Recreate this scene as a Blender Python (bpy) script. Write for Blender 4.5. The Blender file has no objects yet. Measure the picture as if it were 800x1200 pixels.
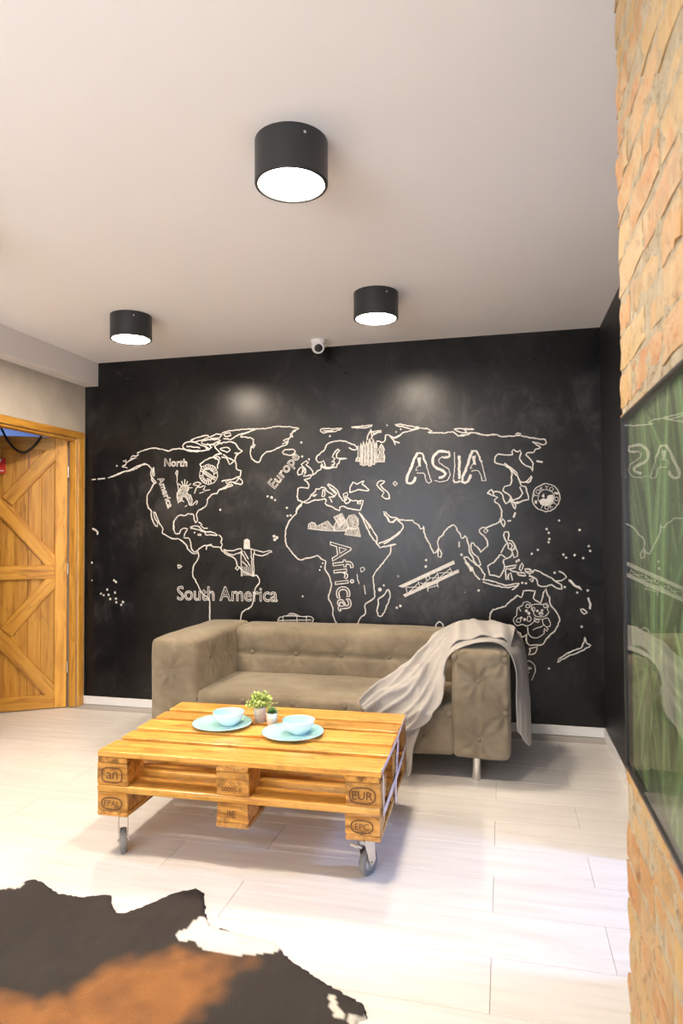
import bpy, bmesh, math, random
import numpy as np
from mathutils import Vector, Matrix, Euler
from mathutils.geometry import delaunay_2d_cdt
random.seed(7)
SC = bpy.context.scene
COL = SC.collection
PI = math.pi

# ------------------------------------------------------------------ camera
YAW, PITCH, ROLL = 0.23936, 0.02466, -0.00479
_f = Vector((-math.sin(YAW)*math.cos(PITCH), math.cos(YAW)*math.cos(PITCH), math.sin(PITCH)))
_r = Vector((math.cos(YAW), math.sin(YAW), 0)); _u = _r.cross(_f)
_c, _s = math.cos(ROLL), math.sin(ROLL)
_R = _c*_r + _s*_u; _U = -_s*_r + _c*_u
cam = bpy.data.cameras.new('camera'); camo = bpy.data.objects.new('camera', cam); COL.objects.link(camo)
camo.matrix_world = Matrix(((_R.x, _U.x, -_f.x, 3.2079), (_R.y, _U.y, -_f.y, -4.609), (_R.z, _U.z, -_f.z, 1.36), (0, 0, 0, 1)))
cam.sensor_fit = 'VERTICAL'; cam.sensor_height = 36.0; cam.sensor_width = 24.0
cam.lens = 778.81/1200*36.0
cam.clip_start = 0.02
cam.dof.use_dof = True; cam.dof.focus_distance = 3.4; cam.dof.aperture_fstop = 5.6
SC.camera = camo

# ------------------------------------------------------------------ world, exposure, daylight
w = bpy.data.worlds.new('world'); SC.world = w; w.use_nodes = True
w.node_tree.nodes['Background'].inputs[0].default_value = (0.55, 0.72, 1.0, 1)
w.node_tree.nodes['Background'].inputs[1].default_value = 0.6
SC.view_settings.view_transform = 'Standard'; SC.view_settings.look = 'None'
SC.view_settings.gamma = 1.0; SC.view_settings.use_curve_mapping = False
SC.view_settings.exposure = 1.0

def area_light(name, loc, direction, sx, sy, power, color):
    l = bpy.data.lights.new(name, 'AREA'); l.shape = 'RECTANGLE'; l.size = sx; l.size_y = sy
    l.energy = power; l.color = color
    o = bpy.data.objects.new(name, l); COL.objects.link(o); o.location = loc
    o.rotation_euler = Vector(direction).to_track_quat('-Z', 'Y').to_euler()
    return o
area_light('rear_window_daylight', (1.6, -6.95, 1.55), (0, 1, 0.75), 2.7, 1.7, 90, (0.90, 0.93, 1.0))
area_light('alcove_window_daylight', (5.72, -2.03, 1.85), (-1, 0, -0.55), 0.34, 0.5, 36, (0.32, 0.48, 1.0))
area_light('hallway_ceiling_light', (-1.5, 0.1, 2.5), (0, 0, -1), 0.5, 0.5, 9, (0.20, 0.36, 1.0))
LAMP_STRENGTH = 135.0
LAMP_COLOR = (1.0, 0.84, 0.66)

# ------------------------------------------------------------------ helpers
def obj(name, mesh, mat=None, parent=None, loc=None, rot=None, smooth=False):
    o = bpy.data.objects.new(name, mesh); COL.objects.link(o)
    if mat is not None and len(mesh.materials) == 0: mesh.materials.append(mat)
    if parent is not None: o.parent = parent
    if loc is not None: o.location = loc
    if rot is not None: o.rotation_euler = rot
    if smooth:
        for p in mesh.polygons: p.use_smooth = True
    return o
def empty(name, loc=(0, 0, 0), rz=0):
    o = bpy.data.objects.new(name, None); COL.objects.link(o); o.location = loc; o.rotation_euler = (0, 0, rz)
    o.empty_display_size = 0.1
    return o
def tag(o, label, cat, group=None, kind=None):
    o['label'] = label; o['category'] = cat
    if group: o['group'] = group
    if kind: o['kind'] = kind
    return o
def mesh_from(name, verts, faces):
    m = bpy.data.meshes.new(name); m.from_pydata([tuple(v) for v in verts], [], faces); m.update(); return m
def bm_mesh(name, bm):
    m = bpy.data.meshes.new(name); bm.normal_update(); bm.to_mesh(m); bm.free(); return m
def add_box(bm, x0, x1, y0, y1, z0, z1, bevel=0.0, seg=1):
    r = bmesh.ops.create_cube(bm, size=1.0)
    for v in r['verts']:
        v.co = Vector(((x0+x1)/2 + v.co.x*(x1-x0), (y0+y1)/2 + v.co.y*(y1-y0), (z0+z1)/2 + v.co.z*(z1-z0)))
    if bevel > 0:
        es = list({e for v in r['verts'] for e in v.link_edges})
        bmesh.ops.bevel(bm, geom=es, offset=bevel, segments=seg, affect='EDGES', profile=0.5)
def box_mesh(name, *a, bevel=0.0, seg=1):
    bm = bmesh.new(); add_box(bm, *a, bevel=bevel, seg=seg); return bm_mesh(name, bm)
def boxes_mesh(name, boxes, bevel=0.0):
    bm = bmesh.new()
    for b in boxes: add_box(bm, *b, bevel=bevel)
    return bm_mesh(name, bm)
def lathe_mesh(name, prof, n=32, closed=False):
    vs, fs = [], []
    for (r, z) in prof:
        for k in range(n):
            a = 2*PI*k/n; vs.append((r*math.cos(a), r*math.sin(a), z))
    for i in range(len(prof)-1):
        for k in range(n):
            k2 = (k+1) % n; fs.append((i*n+k, i*n+k2, (i+1)*n+k2, (i+1)*n+k))
    bm = bmesh.new(); m = mesh_from(name, vs, fs); bm.from_mesh(m)
    bmesh.ops.remove_doubles(bm, verts=bm.verts, dist=1e-5)
    bmesh.ops.recalc_face_normals(bm, faces=bm.faces); bm.to_mesh(m); bm.free(); return m
def tube_mesh(name, pts, r, n=8, rb=None):
    pts = [Vector(p) for p in pts]; vs, fs = [], []
    up = Vector((0, 0, 1)); rb = r if rb is None else rb
    for i, p in enumerate(pts):
        t = (pts[min(i+1, len(pts)-1)] - pts[max(i-1, 0)]).normalized()
        a = t.cross(up) if abs(t.z) < 0.95 else t.cross(Vector((1, 0, 0)))
        a.normalize(); b = t.cross(a)
        for k in range(n):
            q = 2*PI*k/n; vs.append(p + a*math.cos(q)*r + b*math.sin(q)*rb)
    for i in range(len(pts)-1):
        for k in range(n):
            k2 = (k+1) % n; fs.append((i*n+k, i*n+k2, (i+1)*n+k2, (i+1)*n+k))
    fs.append(tuple(range(n-1, -1, -1))); fs.append(tuple((len(pts)-1)*n+k for k in range(n)))
    return mesh_from(name, vs, fs)

# ------------------------------------------------------------------ materials
def new_mat(name):
    m = bpy.data.materials.new(name); m.use_nodes = True
    nt = m.node_tree; b = nt.nodes['Principled BSDF']
    return m, nt, b
def N(nt, t, **kw):
    n = nt.nodes.new(t)
    for k, v in kw.items():
        if k.startswith('i_'): n.inputs[k[2:].replace('_', ' ')].default_value = v
        else: setattr(n, k, v)
    return n
def coords(nt, scale=(1, 1, 1), rnd=True, kind='Object'):
    tc = N(nt, 'ShaderNodeTexCoord'); mp = N(nt, 'ShaderNodeMapping'); mp.inputs['Scale'].default_value = scale
    nt.links.new(tc.outputs[kind], mp.inputs['Vector'])
    if rnd:
        oi = N(nt, 'ShaderNodeObjectInfo'); mu = N(nt, 'ShaderNodeMath', operation='MULTIPLY'); mu.inputs[1].default_value = 37.0
        nt.links.new(oi.outputs['Random'], mu.inputs[0]); nt.links.new(mu.outputs[0], mp.inputs['Location'])
    return mp.outputs['Vector']
def ramp(nt, fac, stops):
    r = N(nt, 'ShaderNodeValToRGB'); e = r.color_ramp.elements
    while len(e) < len(stops): e.new(0.5)
    for k, (p, c) in enumerate(stops): e[k].position = p; e[k].color = (*c, 1)
    nt.links.new(fac, r.inputs['Fac']); return r.outputs['Color']
def noise(nt, vec, scale, detail=4, rough=0.55, dist=0.0):
    n = N(nt, 'ShaderNodeTexNoise'); n.inputs['Scale'].default_value = scale; n.inputs['Detail'].default_value = detail
    n.inputs['Roughness'].default_value = rough; n.inputs['Distortion'].default_value = dist
    nt.links.new(vec, n.inputs['Vector']); return n.outputs['Fac']
def mixc(nt, fac, a, b, mode='MIX'):
    m = N(nt, 'ShaderNodeMix', data_type='RGBA', blend_type=mode)
    for s, v in ((0, fac), (6, a), (7, b)):
        if hasattr(v, 'links'): nt.links.new(v, m.inputs[s])
        else: m.inputs[s].default_value = v if s == 0 else (*v, 1)
    return m.outputs[2]
def bump(nt, bsdf, h, strength=0.3, dist=0.01):
    b = N(nt, 'ShaderNodeBump'); b.inputs['Strength'].default_value = strength; b.inputs['Distance'].default_value = dist
    nt.links.new(h, b.inputs['Height']); nt.links.new(b.outputs[0], bsdf.inputs['Normal'])
def simple(name, c, rough=0.5, metal=0.0, var=0.0, scale=8, bmp=0.0, bscale=60, bdist=0.002, sheen=0.0, spec=None):
    m, nt, b = new_mat(name)
    v = coords(nt, rnd=False)
    if var > 0:
        col = ramp(nt, noise(nt, v, scale, 5), [(0.3, tuple(x*(1-var) for x in c)), (0.7, tuple(min(1, x*(1+var)) for x in c))])
        nt.links.new(col, b.inputs['Base Color'])
    else: b.inputs['Base Color'].default_value = (*c, 1)
    b.inputs['Roughness'].default_value = rough; b.inputs['Metallic'].default_value = metal
    if spec is not None: b.inputs['Specular IOR Level'].default_value = spec
    if sheen: b.inputs['Sheen Weight'].default_value = sheen; b.inputs['Sheen Roughness'].default_value = 0.4
    if bmp > 0: bump(nt, b, noise(nt, v, bscale, 4), bmp, bdist)
    return m
def wood(name, light, mid, dark, rough=0.4, stain=0.35, coat=0.0, smudge=0.0):
    m, nt, b = new_mat(name)
    v = coords(nt, (1.3, 16, 16))
    g = noise(nt, v, 2.2, 6, 0.62, 0.6)
    col = ramp(nt, g, [(0.30, dark), (0.47, mid), (0.68, light)])
    v2 = coords(nt, (9, 22, 22))
    kn = noise(nt, v2, 0.55, 3, 0.5, 1.2)
    knf = ramp(nt, kn, [(0.60, (0, 0, 0)), (0.74, (1, 1, 1))])
    mu = N(nt, 'ShaderNodeMath', operation='MULTIPLY'); mu.inputs[1].default_value = stain
    nt.links.new(knf, mu.inputs[0])
    col = mixc(nt, mu.outputs[0], col, tuple(x*0.28 for x in dark))
    if smudge > 0:
        sm = ramp(nt, noise(nt, coords(nt, (9, 12, 14)), 1.3, 5, 0.65, 0.5), [(0.52, (0, 0, 0)), (0.72, (smudge,)*3)])
        col = mixc(nt, sm, col, tuple(x*0.30 for x in dark))
    oi = N(nt, 'ShaderNodeObjectInfo'); mr = N(nt, 'ShaderNodeMapRange'); mr.inputs['To Min'].default_value = 0.82; mr.inputs['To Max'].default_value = 1.12
    nt.links.new(oi.outputs['Random'], mr.inputs['Value'])
    hs = N(nt, 'ShaderNodeHueSaturation'); nt.links.new(col, hs.inputs['Color']); nt.links.new(mr.outputs[0], hs.inputs['Value'])
    nt.links.new(hs.outputs[0], b.inputs['Base Color']); b.inputs['Roughness'].default_value = rough
    b.inputs['Coat Weight'].default_value = coat; b.inputs['Coat Roughness'].default_value = 0.2
    bump(nt, b, g, 0.12, 0.004)
    return m

M = {}
M['ceiling'] = simple('ceiling_paint', (0.92, 0.90, 0.895), 0.75, var=0.01, scale=2)
M['beam'] = simple('beam_paint', (0.80, 0.75, 0.72), 0.7)
M['white'] = simple('white_trim_paint', (0.82, 0.80, 0.78), 0.4)
M['plain'] = simple('plain_wall_paint', (0.55, 0.52, 0.48), 0.8)
M['plaster'] = simple('grey_plaster', (0.50, 0.45, 0.38), 0.8, var=0.16, scale=3.2, bmp=0.2, bscale=18, bdist=0.004)
M['black_metal'] = simple('black_metal', (0.020, 0.021, 0.023), 0.38)
M['black_wall2'] = simple('black_wall_paint', (0.006, 0.0057, 0.0054), 0.5, var=0.2, scale=3)
M['chrome'] = simple('chrome', (0.72, 0.70, 0.67), 0.22, metal=1.0)
M['zinc'] = simple('zinc_steel', (0.55, 0.54, 0.52), 0.35, metal=1.0, var=0.1, scale=30)
M['rubber'] = simple('grey_rubber', (0.20, 0.19, 0.18), 0.6)
M['chalk'] = simple('white_chalk_paint', (0.56, 0.535, 0.50), 0.85, var=0.16, scale=45)
M['ink'] = simple('burnt_stamp', (0.13, 0.055, 0.018), 0.7)
M['frame_black'] = simple('black_frame', (0.012, 0.012, 0.012), 0.3)
M['red'] = simple('red_sign', (0.62, 0.02, 0.02), 0.4)
M['cord'] = simple('black_cord', (0.012, 0.011, 0.010), 0.5)
M['strap'] = simple('lilac_strap', (0.72, 0.62, 0.66), 0.35)
M['aqua'] = simple('aqua_glaze', (0.42, 0.72, 0.70), 0.16, var=0.10, scale=16)
M['aqua_white'] = simple('white_aqua_glaze', (0.70, 0.82, 0.83), 0.16, var=0.04, scale=16)
M['pot'] = simple('white_pot', (0.80, 0.77, 0.75), 0.45)
M['pot_speckled'] = simple('speckled_pot', (0.68, 0.62, 0.55), 0.6, var=0.15, scale=120)
M['soil'] = simple('soil', (0.06, 0.04, 0.025), 0.9)
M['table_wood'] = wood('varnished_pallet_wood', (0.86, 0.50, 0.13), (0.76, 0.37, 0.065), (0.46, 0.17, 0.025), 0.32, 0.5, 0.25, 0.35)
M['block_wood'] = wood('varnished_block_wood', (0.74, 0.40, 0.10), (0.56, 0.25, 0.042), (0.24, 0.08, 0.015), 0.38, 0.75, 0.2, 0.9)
M['door_wood'] = wood('stained_door_wood', (0.74, 0.40, 0.065), (0.62, 0.295, 0.038), (0.38, 0.15, 0.018), 0.45, 0.35, 0.1)

def mat_floor():
    m, nt, b = new_mat('whitewashed_plank')
    v = coords(nt, (0.8, 9, 1))
    g = noise(nt, v, 3.0, 6, 0.6, 0.4)
    col = ramp(nt, g, [(0.25, (0.64, 0.605, 0.56)), (0.5, (0.72, 0.69, 0.65)), (0.75, (0.77, 0.75, 0.72))])
    oi = N(nt, 'ShaderNodeObjectInfo'); mr = N(nt, 'ShaderNodeMapRange'); mr.inputs['To Min'].default_value = 0.965; mr.inputs['To Max'].default_value = 1.02
    nt.links.new(oi.outputs['Random'], mr.inputs['Value'])
    hs = N(nt, 'ShaderNodeHueSaturation'); nt.links.new(col, hs.inputs['Color']); nt.links.new(mr.outputs[0], hs.inputs['Value'])
    nt.links.new(hs.outputs[0], b.inputs['Base Color']); b.inputs['Roughness'].default_value = 0.33
    bump(nt, b, g, 0.05, 0.002); return m
M['floor'] = mat_floor()
M['subfloor'] = simple('subfloor_joint', (0.46, 0.43, 0.40), 0.9)

def mat_blackboard():
    m, nt, b = new_mat('chalkboard_paint')
    v = coords(nt, (1, 1, 1), rnd=False)
    n1 = noise(nt, v, 1.7, 6, 0.6, 0.5); n2 = noise(nt, coords(nt, (2.2, 1, 1.5), rnd=False), 2.6, 7, 0.72, 1.2)
    mm = N(nt, 'ShaderNodeMath', operation='MULTIPLY'); nt.links.new(n1, mm.inputs[0]); nt.links.new(n2, mm.inputs[1])
    col = ramp(nt, mm.outputs[0], [(0.17, (0.0045, 0.0041, 0.0038)), (0.28, (0.0098, 0.0090, 0.0085)), (0.40, (0.036, 0.033, 0.031))])
    nt.links.new(col, b.inputs['Base Color'])
    rr = ramp(nt, n1, [(0.3, (0.25, 0.25, 0.25)), (0.7, (0.35, 0.35, 0.35))])
    nt.links.new(rr, b.inputs['Roughness']); b.inputs['Specular IOR Level'].default_value = 0.34
    return m
M['blackboard'] = mat_blackboard()

def mat_suede():
    m, nt, b = new_mat('taupe_suede')
    v = coords(nt, rnd=False)
    n1 = noise(nt, v, 4.0, 7, 0.68, 0.35); n2 = noise(nt, v, 130, 3, 0.6)
    col = ramp(nt, n1, [(0.30, (0.155, 0.123, 0.080)), (0.5, (0.210, 0.171, 0.116)), (0.72, (0.290, 0.244, 0.172))])
    nt.links.new(col, b.inputs['Base Color']); b.inputs['Roughness'].default_value = 0.85
    b.inputs['Specular IOR Level'].default_value = 0.2
    b.inputs['Sheen Weight'].default_value = 0.35; b.inputs['Sheen Roughness'].default_value = 0.45
    b.inputs['Sheen Tint'].default_value = (0.9, 0.82, 0.68, 1)
    a = N(nt, 'ShaderNodeMath', operation='MULTIPLY_ADD'); a.inputs[1].default_value = 0.15
    nt.links.new(n2, a.inputs[0]); nt.links.new(n1, a.inputs[2]); bump(nt, b, a.outputs[0], 0.25, 0.012); return m
M['suede'] = mat_suede()

def mat_blanket():
    m, nt, b = new_mat('grey_ribbed_blanket')
    tc = N(nt, 'ShaderNodeTexCoord')
    wv = N(nt, 'ShaderNodeTexWave', wave_type='BANDS', bands_direction='Y'); wv.inputs['Scale'].default_value = 14; wv.inputs['Distortion'].default_value = 0.6
    nt.links.new(tc.outputs['UV'], wv.inputs['Vector'])
    col = ramp(nt, wv.outputs['Fac'], [(0.0, (0.33, 0.305, 0.275)), (1.0, (0.44, 0.415, 0.385))])
    nt.links.new(col, b.inputs['Base Color']); b.inputs['Roughness'].default_value = 0.9
    b.inputs['Sheen Weight'].default_value = 0.2
    bump(nt, b, wv.outputs['Fac'], 0.35, 0.003); return m
M['blanket'] = mat_blanket()

def mat_brick():
    m, nt, b = new_mat('old_brick')
    v = coords(nt)
    oi = N(nt, 'ShaderNodeObjectInfo')
    base = ramp(nt, oi.outputs['Random'], [(0.0, (0.446, 0.280, 0.086)), (0.25, (0.461, 0.217, 0.066)), (0.5, (0.490, 0.322, 0.119)), (0.75, (0.432, 0.164, 0.046)), (1.0, (0.504, 0.350, 0.165))])
    n1 = noise(nt, v, 9, 6, 0.68, 1.2); n2 = noise(nt, v, 30, 5, 0.7); n3 = noise(nt, v, 22, 5, 0.7, 0.8)
    pale = ramp(nt, n1, [(0.44, (0, 0, 0)), (0.60, (0.9, 0.9, 0.9))])
    col = mixc(nt, pale, base, (0.475, 0.343, 0.172))
    orange = ramp(nt, n3, [(0.56, (0, 0, 0)), (0.68, (0.75, 0.75, 0.75))])
    col = mixc(nt, orange, col, (0.461, 0.168, 0.040))
    gr = ramp(nt, noise(nt, v, 6.5, 7, 0.75, 0.8), [(0.50, (0, 0, 0)), (0.66, (0.6, 0.6, 0.6))])
    col = mixc(nt, gr, col, (0.27, 0.19, 0.095))
    pit = ramp(nt, n2, [(0.35, (1, 1, 1)), (0.43, (0, 0, 0))])
    mu = N(nt, 'ShaderNodeMath', operation='MULTIPLY'); mu.inputs[1].default_value = 0.65; nt.links.new(pit, mu.inputs[0])
    col = mixc(nt, mu.outputs[0], col, (0.173, 0.084, 0.030))
    nt.links.new(col, b.inputs['Base Color']); b.inputs['Roughness'].default_value = 0.6
    a = N(nt, 'ShaderNodeMath', operation='MULTIPLY_ADD'); a.inputs[1].default_value = 0.5
    nt.links.new(n2, a.inputs[0]); nt.links.new(n3, a.inputs[2]); bump(nt, b, a.outputs[0], 0.6, 0.010); return m
M['brick'] = mat_brick()
def mat_mortar():
    m, nt, b = new_mat('rough_mortar')
    v = coords(nt, rnd=False); n1 = noise(nt, v, 26, 6, 0.7, 0.6); n2 = noise(nt, v, 70, 4, 0.6)
    col = ramp(nt, n1, [(0.30, (0.13, 0.085, 0.045)), (0.41, (0.40, 0.32, 0.20)), (0.75, (0.56, 0.48, 0.34))])
    pit = ramp(nt, n2, [(0.32, (0.8, 0.8, 0.8)), (0.40, (0, 0, 0))])
    col = mixc(nt, pit, col, (0.16, 0.10, 0.05))
    nt.links.new(col, b.inputs['Base Color']); b.inputs['Roughness'].default_value = 0.85
    bump(nt, b, n1, 0.9, 0.015); return m
M['mortar'] = mat_mortar()
def mat_emit(name, c, s):
    m, nt, b = new_mat(name); b.inputs['Base Color'].default_value = (0.9, 0.9, 0.9, 1)
    b.inputs['Emission Color'].default_value = (*c, 1); b.inputs['Emission Strength'].default_value = s; return m
M['diffuser'] = mat_emit('lit_diffuser', LAMP_COLOR, LAMP_STRENGTH)
def mat_glass():
    m, nt, b = new_mat('clear_glass'); nt.nodes.remove(b)
    out = nt.nodes['Material Output']; tr = N(nt, 'ShaderNodeBsdfTransparent'); gl = N(nt, 'ShaderNodeBsdfGlossy'); gl.inputs['Roughness'].default_value = 0.01
    fr = N(nt, 'ShaderNodeFresnel'); fr.inputs['IOR'].default_value = 1.5; mx = N(nt, 'ShaderNodeMixShader')
    ge = N(nt, 'ShaderNodeNewGeometry'); iv = N(nt, 'ShaderNodeMath', operation='SUBTRACT'); iv.inputs[0].default_value = 1.0; nt.links.new(ge.outputs['Backfacing'], iv.inputs[1])
    mf = N(nt, 'ShaderNodeMath', operation='MULTIPLY'); nt.links.new(fr.outputs[0], mf.inputs[0]); nt.links.new(iv.outputs[0], mf.inputs[1])
    nt.links.new(mf.outputs[0], mx.inputs[0]); nt.links.new(tr.outputs[0], mx.inputs[1]); nt.links.new(gl.outputs[0], mx.inputs[2])
    nt.links.new(mx.outputs[0], out.inputs['Surface']); return m
M['glass'] = mat_glass()
def mat_attr(name, rough, streak=0.0, sheen=0.0, bmp=0.0):
    m, nt, b = new_mat(name); at = N(nt, 'ShaderNodeAttribute', attribute_name='Col'); col = at.outputs['Color']
    if streak > 0:
        v = coords(nt, (26, 90, 40), rnd=False); n = noise(nt, v, 4, 5, 0.7, 0.8)
        k = ramp(nt, n, [(0.3, (1-streak,)*3), (0.7, (1+streak*0.6,)*3)]); col = mixc(nt, 1.0, col, k, 'MULTIPLY')
        if bmp: bump(nt, b, n, bmp, 0.006)
    nt.links.new(col, b.inputs['Base Color']); b.inputs['Roughness'].default_value = rough
    if sheen: b.inputs['Sheen Weight'].default_value = sheen
    return m
M['hide'] = mat_attr('cow_hide', 0.55, 0.30, 0.0, 0.5)
M['print'] = mat_attr('leaf_print', 0.6)
M['leaf_a'] = simple('plant_leaf', (0.52, 0.62, 0.18), 0.5, var=0.35, scale=60)
M['leaf_b'] = simple('succulent_leaf', (0.20, 0.36, 0.13), 0.45, var=0.3, scale=60)

# ------------------------------------------------------------------ room shell
W, H = 3.832, 2.671           # back wall width, ceiling height
YB = -7.0                     # wall behind the camera
XBR = 3.447                   # face of the brick wall
YBR = -3.13                   # its free end
BH = 0.184; BW = 0.117        # ceiling beam
DOOR_Y0, DOOR_Y1, DOOR_Z = -0.091, -1.03, 2.066

floor = tag(obj('floor', box_mesh('floor', -2.6, 6.0, YB-0.1, 0.1, -0.06, -0.004), M['subfloor']), 'whitewashed wide plank floor of the whole room', 'floor', kind='structure')
plank_cache = {}
def plank(x0, x1, y0, y1):
    L = round(x1-x0, 3); D = round(y1-y0, 3)
    if (L, D) not in plank_cache:
        plank_cache[(L, D)] = box_mesh('plank', -L/2, L/2, -D/2, D/2, -0.004, 0.0, bevel=0.0009)
    return obj('plank', plank_cache[(L, D)], M['floor'], floor, ((x0+x1)/2, (y0+y1)/2, 0.0))
PW, PL, GAP = 0.2525, 1.31, 0.0016
row = 0
y = -2.42 + PW*9
while y > YB:
    y1 = min(y, 0.0); y0 = max(y-PW, YB)
    if y1 - y0 > 0.02:
        k = round((y + 2.42)/PW)
        off = 3.528 if k % 2 == 1 else 3.155
        x = off - PL*5
        xe = 5.75 if y < -1.7 and y > -3.2 else W
        while x < xe:
            a, b_ = max(x, -0.13 if not (DOOR_Y1 < y-PW/2 < DOOR_Y0) else -2.5), min(x+PL, xe)
            if b_ - a > 0.03: plank(a+GAP/2, b_-GAP/2, y0+GAP/2, y1-GAP/2)
            x += PL
    y -= PW
tag(obj('ceiling', box_mesh('ceiling', -0.3, 4.1, YB-0.1, 0.12, H, H+0.1), M['ceiling']), 'smooth white painted ceiling above the sofa', 'ceiling', kind='structure')
tag(obj('wall_back', box_mesh('wall_back', -0.14, W+0.1, 0.0, 0.12, 0, H), M['blackboard']), 'black chalkboard wall behind the sofa carrying the world map', 'wall', kind='structure')
tag(obj('wall_left', boxes_mesh('wall_left', [(-0.12, 0, DOOR_Y0, 0, 0, H), (-0.12, 0, DOOR_Y1, DOOR_Y0, DOOR_Z, H), (-0.12, 0, YB, DOOR_Y1, 0, H)]), M['plaster']),
    'beige-grey mottled plaster wall around the wooden door', 'wall', kind='structure')
tag(obj('wall_right', boxes_mesh('wall_right', [(W, W+0.1, -1.70, 0, 0, H), (W, W+0.1, YBR, -1.70, 2.0, H), (W, W+0.1, YBR, -2.38, 0, 2.0)]), M['black_wall2']), 'narrow black side wall meeting the chalkboard wall at the corner', 'wall', kind='structure')  # unseen header and near jamb are added to trim the alcove light
tag(obj('wall_front', boxes_mesh('wall_front', [(0, 0.25, YB-0.1, YB, 0, H), (2.95, 4.0, YB-0.1, YB, 0, H), (0.25, 2.95, YB-0.1, YB, 0, 0.7), (0.25, 2.95, YB-0.1, YB, 2.4, H)]), M['plain']), 'plain wall with the wide window facing the chalkboard wall', 'wall', kind='structure')
wf = tag(obj('window_1', boxes_mesh('window_1', [(0.25, 0.31, YB-0.08, YB, 0.7, 2.4), (2.89, 2.95, YB-0.08, YB, 0.7, 2.4), (1.57, 1.63, YB-0.08, YB, 0.7, 2.4), (0.25, 2.95, YB-0.08, YB, 0.7, 0.76), (0.25, 2.95, YB-0.08, YB, 2.34, 2.4)]), M['white']), 'wide white window facing the chalkboard wall', 'window', kind='structure')
for xa, xb in ((0.31, 1.57), (1.63, 2.89)):
    obj('pane', box_mesh('pane', xa, xb, YB-0.05, YB-0.044, 0.76, 2.34), M['glass'], wf)
# side alcove behind the brick wall, and hallway behind the door
tag(obj('wall_alcove', boxes_mesh('wall_alcove', [(W+0.1, 5.9, -1.70, -1.60, 0, H), (W, 5.9, YBR-0.1, YBR, 0, H), (5.8, 5.9, -1.82, -1.7, 0, H), (5.8, 5.9, YBR, -2.24, 0, H), (5.8, 5.9, -2.24, -1.82, 0, 1.55), (5.8, 5.9, -2.24, -1.82, 2.15, H), (W, 5.9, YBR, -1.6, H, H+0.1)]), M['plain']), 'plain side alcove hidden behind the brick wall', 'wall', kind='structure')
tag(obj('window_2', boxes_mesh('window_2', [(5.76, 5.8, -2.24, -2.21, 1.55, 2.15), (5.76, 5.8, -1.85, -1.82, 1.55, 2.15), (5.76, 5.8, -2.24, -1.82, 1.55, 1.59), (5.76, 5.8, -2.24, -1.82, 2.11, 2.15)]), M['white']), 'narrow alcove window with a white frame', 'window', kind='structure')
tag(obj('wall_hallway', boxes_mesh('wall_hallway', [(-2.6, -2.5, -2.3, 0.9, 0, H), (-2.6, -0.12, 0.8, 0.9, 0, H), (-2.6, -0.12, -2.4, -2.3, 0, H), (-2.6, -0.12, -2.4, 0.9, H, H+0.1), (-0.22, -0.12, 0.0, 0.8, 0, H)]), M['plain']), 'pale hallway seen over the top of the open wooden door', 'wall', kind='structure')
tag(obj('trim_2', box_mesh('trim_2', 0, BW, YB, 0, H-BH, H, bevel=0.002), M['beam']), 'boxed white ceiling beam along the plaster wall', 'ceiling beam', kind='structure')
BBH = 0.062
tag(obj('baseboard_back', box_mesh('baseboard_back', 0.0, W, -0.013, 0, 0, BBH, bevel=0.002), M['white']), 'low white baseboard under the chalkboard wall', 'baseboard', kind='structure')
tag(obj('baseboard_right', box_mesh('baseboard_right', W-0.013, W, -1.70, -0.013, 0, BBH, bevel=0.002), M['white']), 'low white baseboard under the narrow black side wall', 'baseboard', kind='structure')
tag(obj('baseboard_left', box_mesh('baseboard_left', 0, 0.013, YB, DOOR_Y1-0.075, 0, BBH, bevel=0.002), M['white']), 'low white baseboard under the plaster wall', 'baseboard', kind='structure')

# ------------------------------------------------------------------ board helper
board_cache = {}
def board(name, L, Wd, T, mat, parent, loc, rot=(0, 0, 0), jit=0.0015, bev=0.003, variant=None):
    key = (round(L, 3), round(Wd, 3), round(T, 3), mat.name, variant)
    if key not in board_cache:
        bm = bmesh.new(); add_box(bm, -L/2, L/2, -Wd/2, Wd/2, -T/2, T/2, bevel=bev, seg=1)
        for v in bm.verts: v.co += Vector((random.uniform(-1, 1)*jit, random.uniform(-1, 1)*jit, random.uniform(-.4, .4)*jit))
        board_cache[key] = bm_mesh(name, bm)
    return obj(name, board_cache[key], mat, parent, loc, rot)

# ------------------------------------------------------------------ wooden door and its frame
fr = tag(empty('trim_1', (0, 0, 0)), 'orange-brown wooden frame around the doorway', 'door frame', kind='structure')
for yy in (DOOR_Y0, DOOR_Y1):
    s = 1 if yy == DOOR_Y0 else -1
    board('casing', DOOR_Z+0.051, 0.066, 0.014, M['door_wood'], fr, (0.007, yy+s*0.034, (DOOR_Z+0.051)/2), (0, -PI/2, 0), variant='c%d' % s).rotation_euler = (0, -PI/2, 0)
    board('jamb', DOOR_Z, 0.055, 0.02, M['door_wood'], fr, (-0.030, yy-s*0.0105, DOOR_Z/2), (0, -PI/2, PI/2))
board('head_casing', abs(DOOR_Y1-DOOR_Y0)+0.134, 0.051, 0.016, M['door_wood'], fr, (0.008, (DOOR_Y0+DOOR_Y1)/2, DOOR_Z+0.0262), (0, -PI/2, PI/2)).rotation_euler = Euler((PI/2, 0, PI/2))
board('head_jamb', abs(DOOR_Y1-DOOR_Y0)-0.045, 0.055, 0.02, M['door_wood'], fr, (-0.030, (DOOR_Y0+DOOR_Y1)/2, DOOR_Z-0.0105), (0, 0, PI/2))
DW, DH = 0.915, 2.062
DA = math.atan2(-0.55, -0.84)
door = tag(empty('door_1', (-0.068, -0.122, 0.006), DA), 'orange wooden plank barn door with crossed braces standing ajar', 'door', kind='structure')
npl = 10; pw = DW/npl
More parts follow.
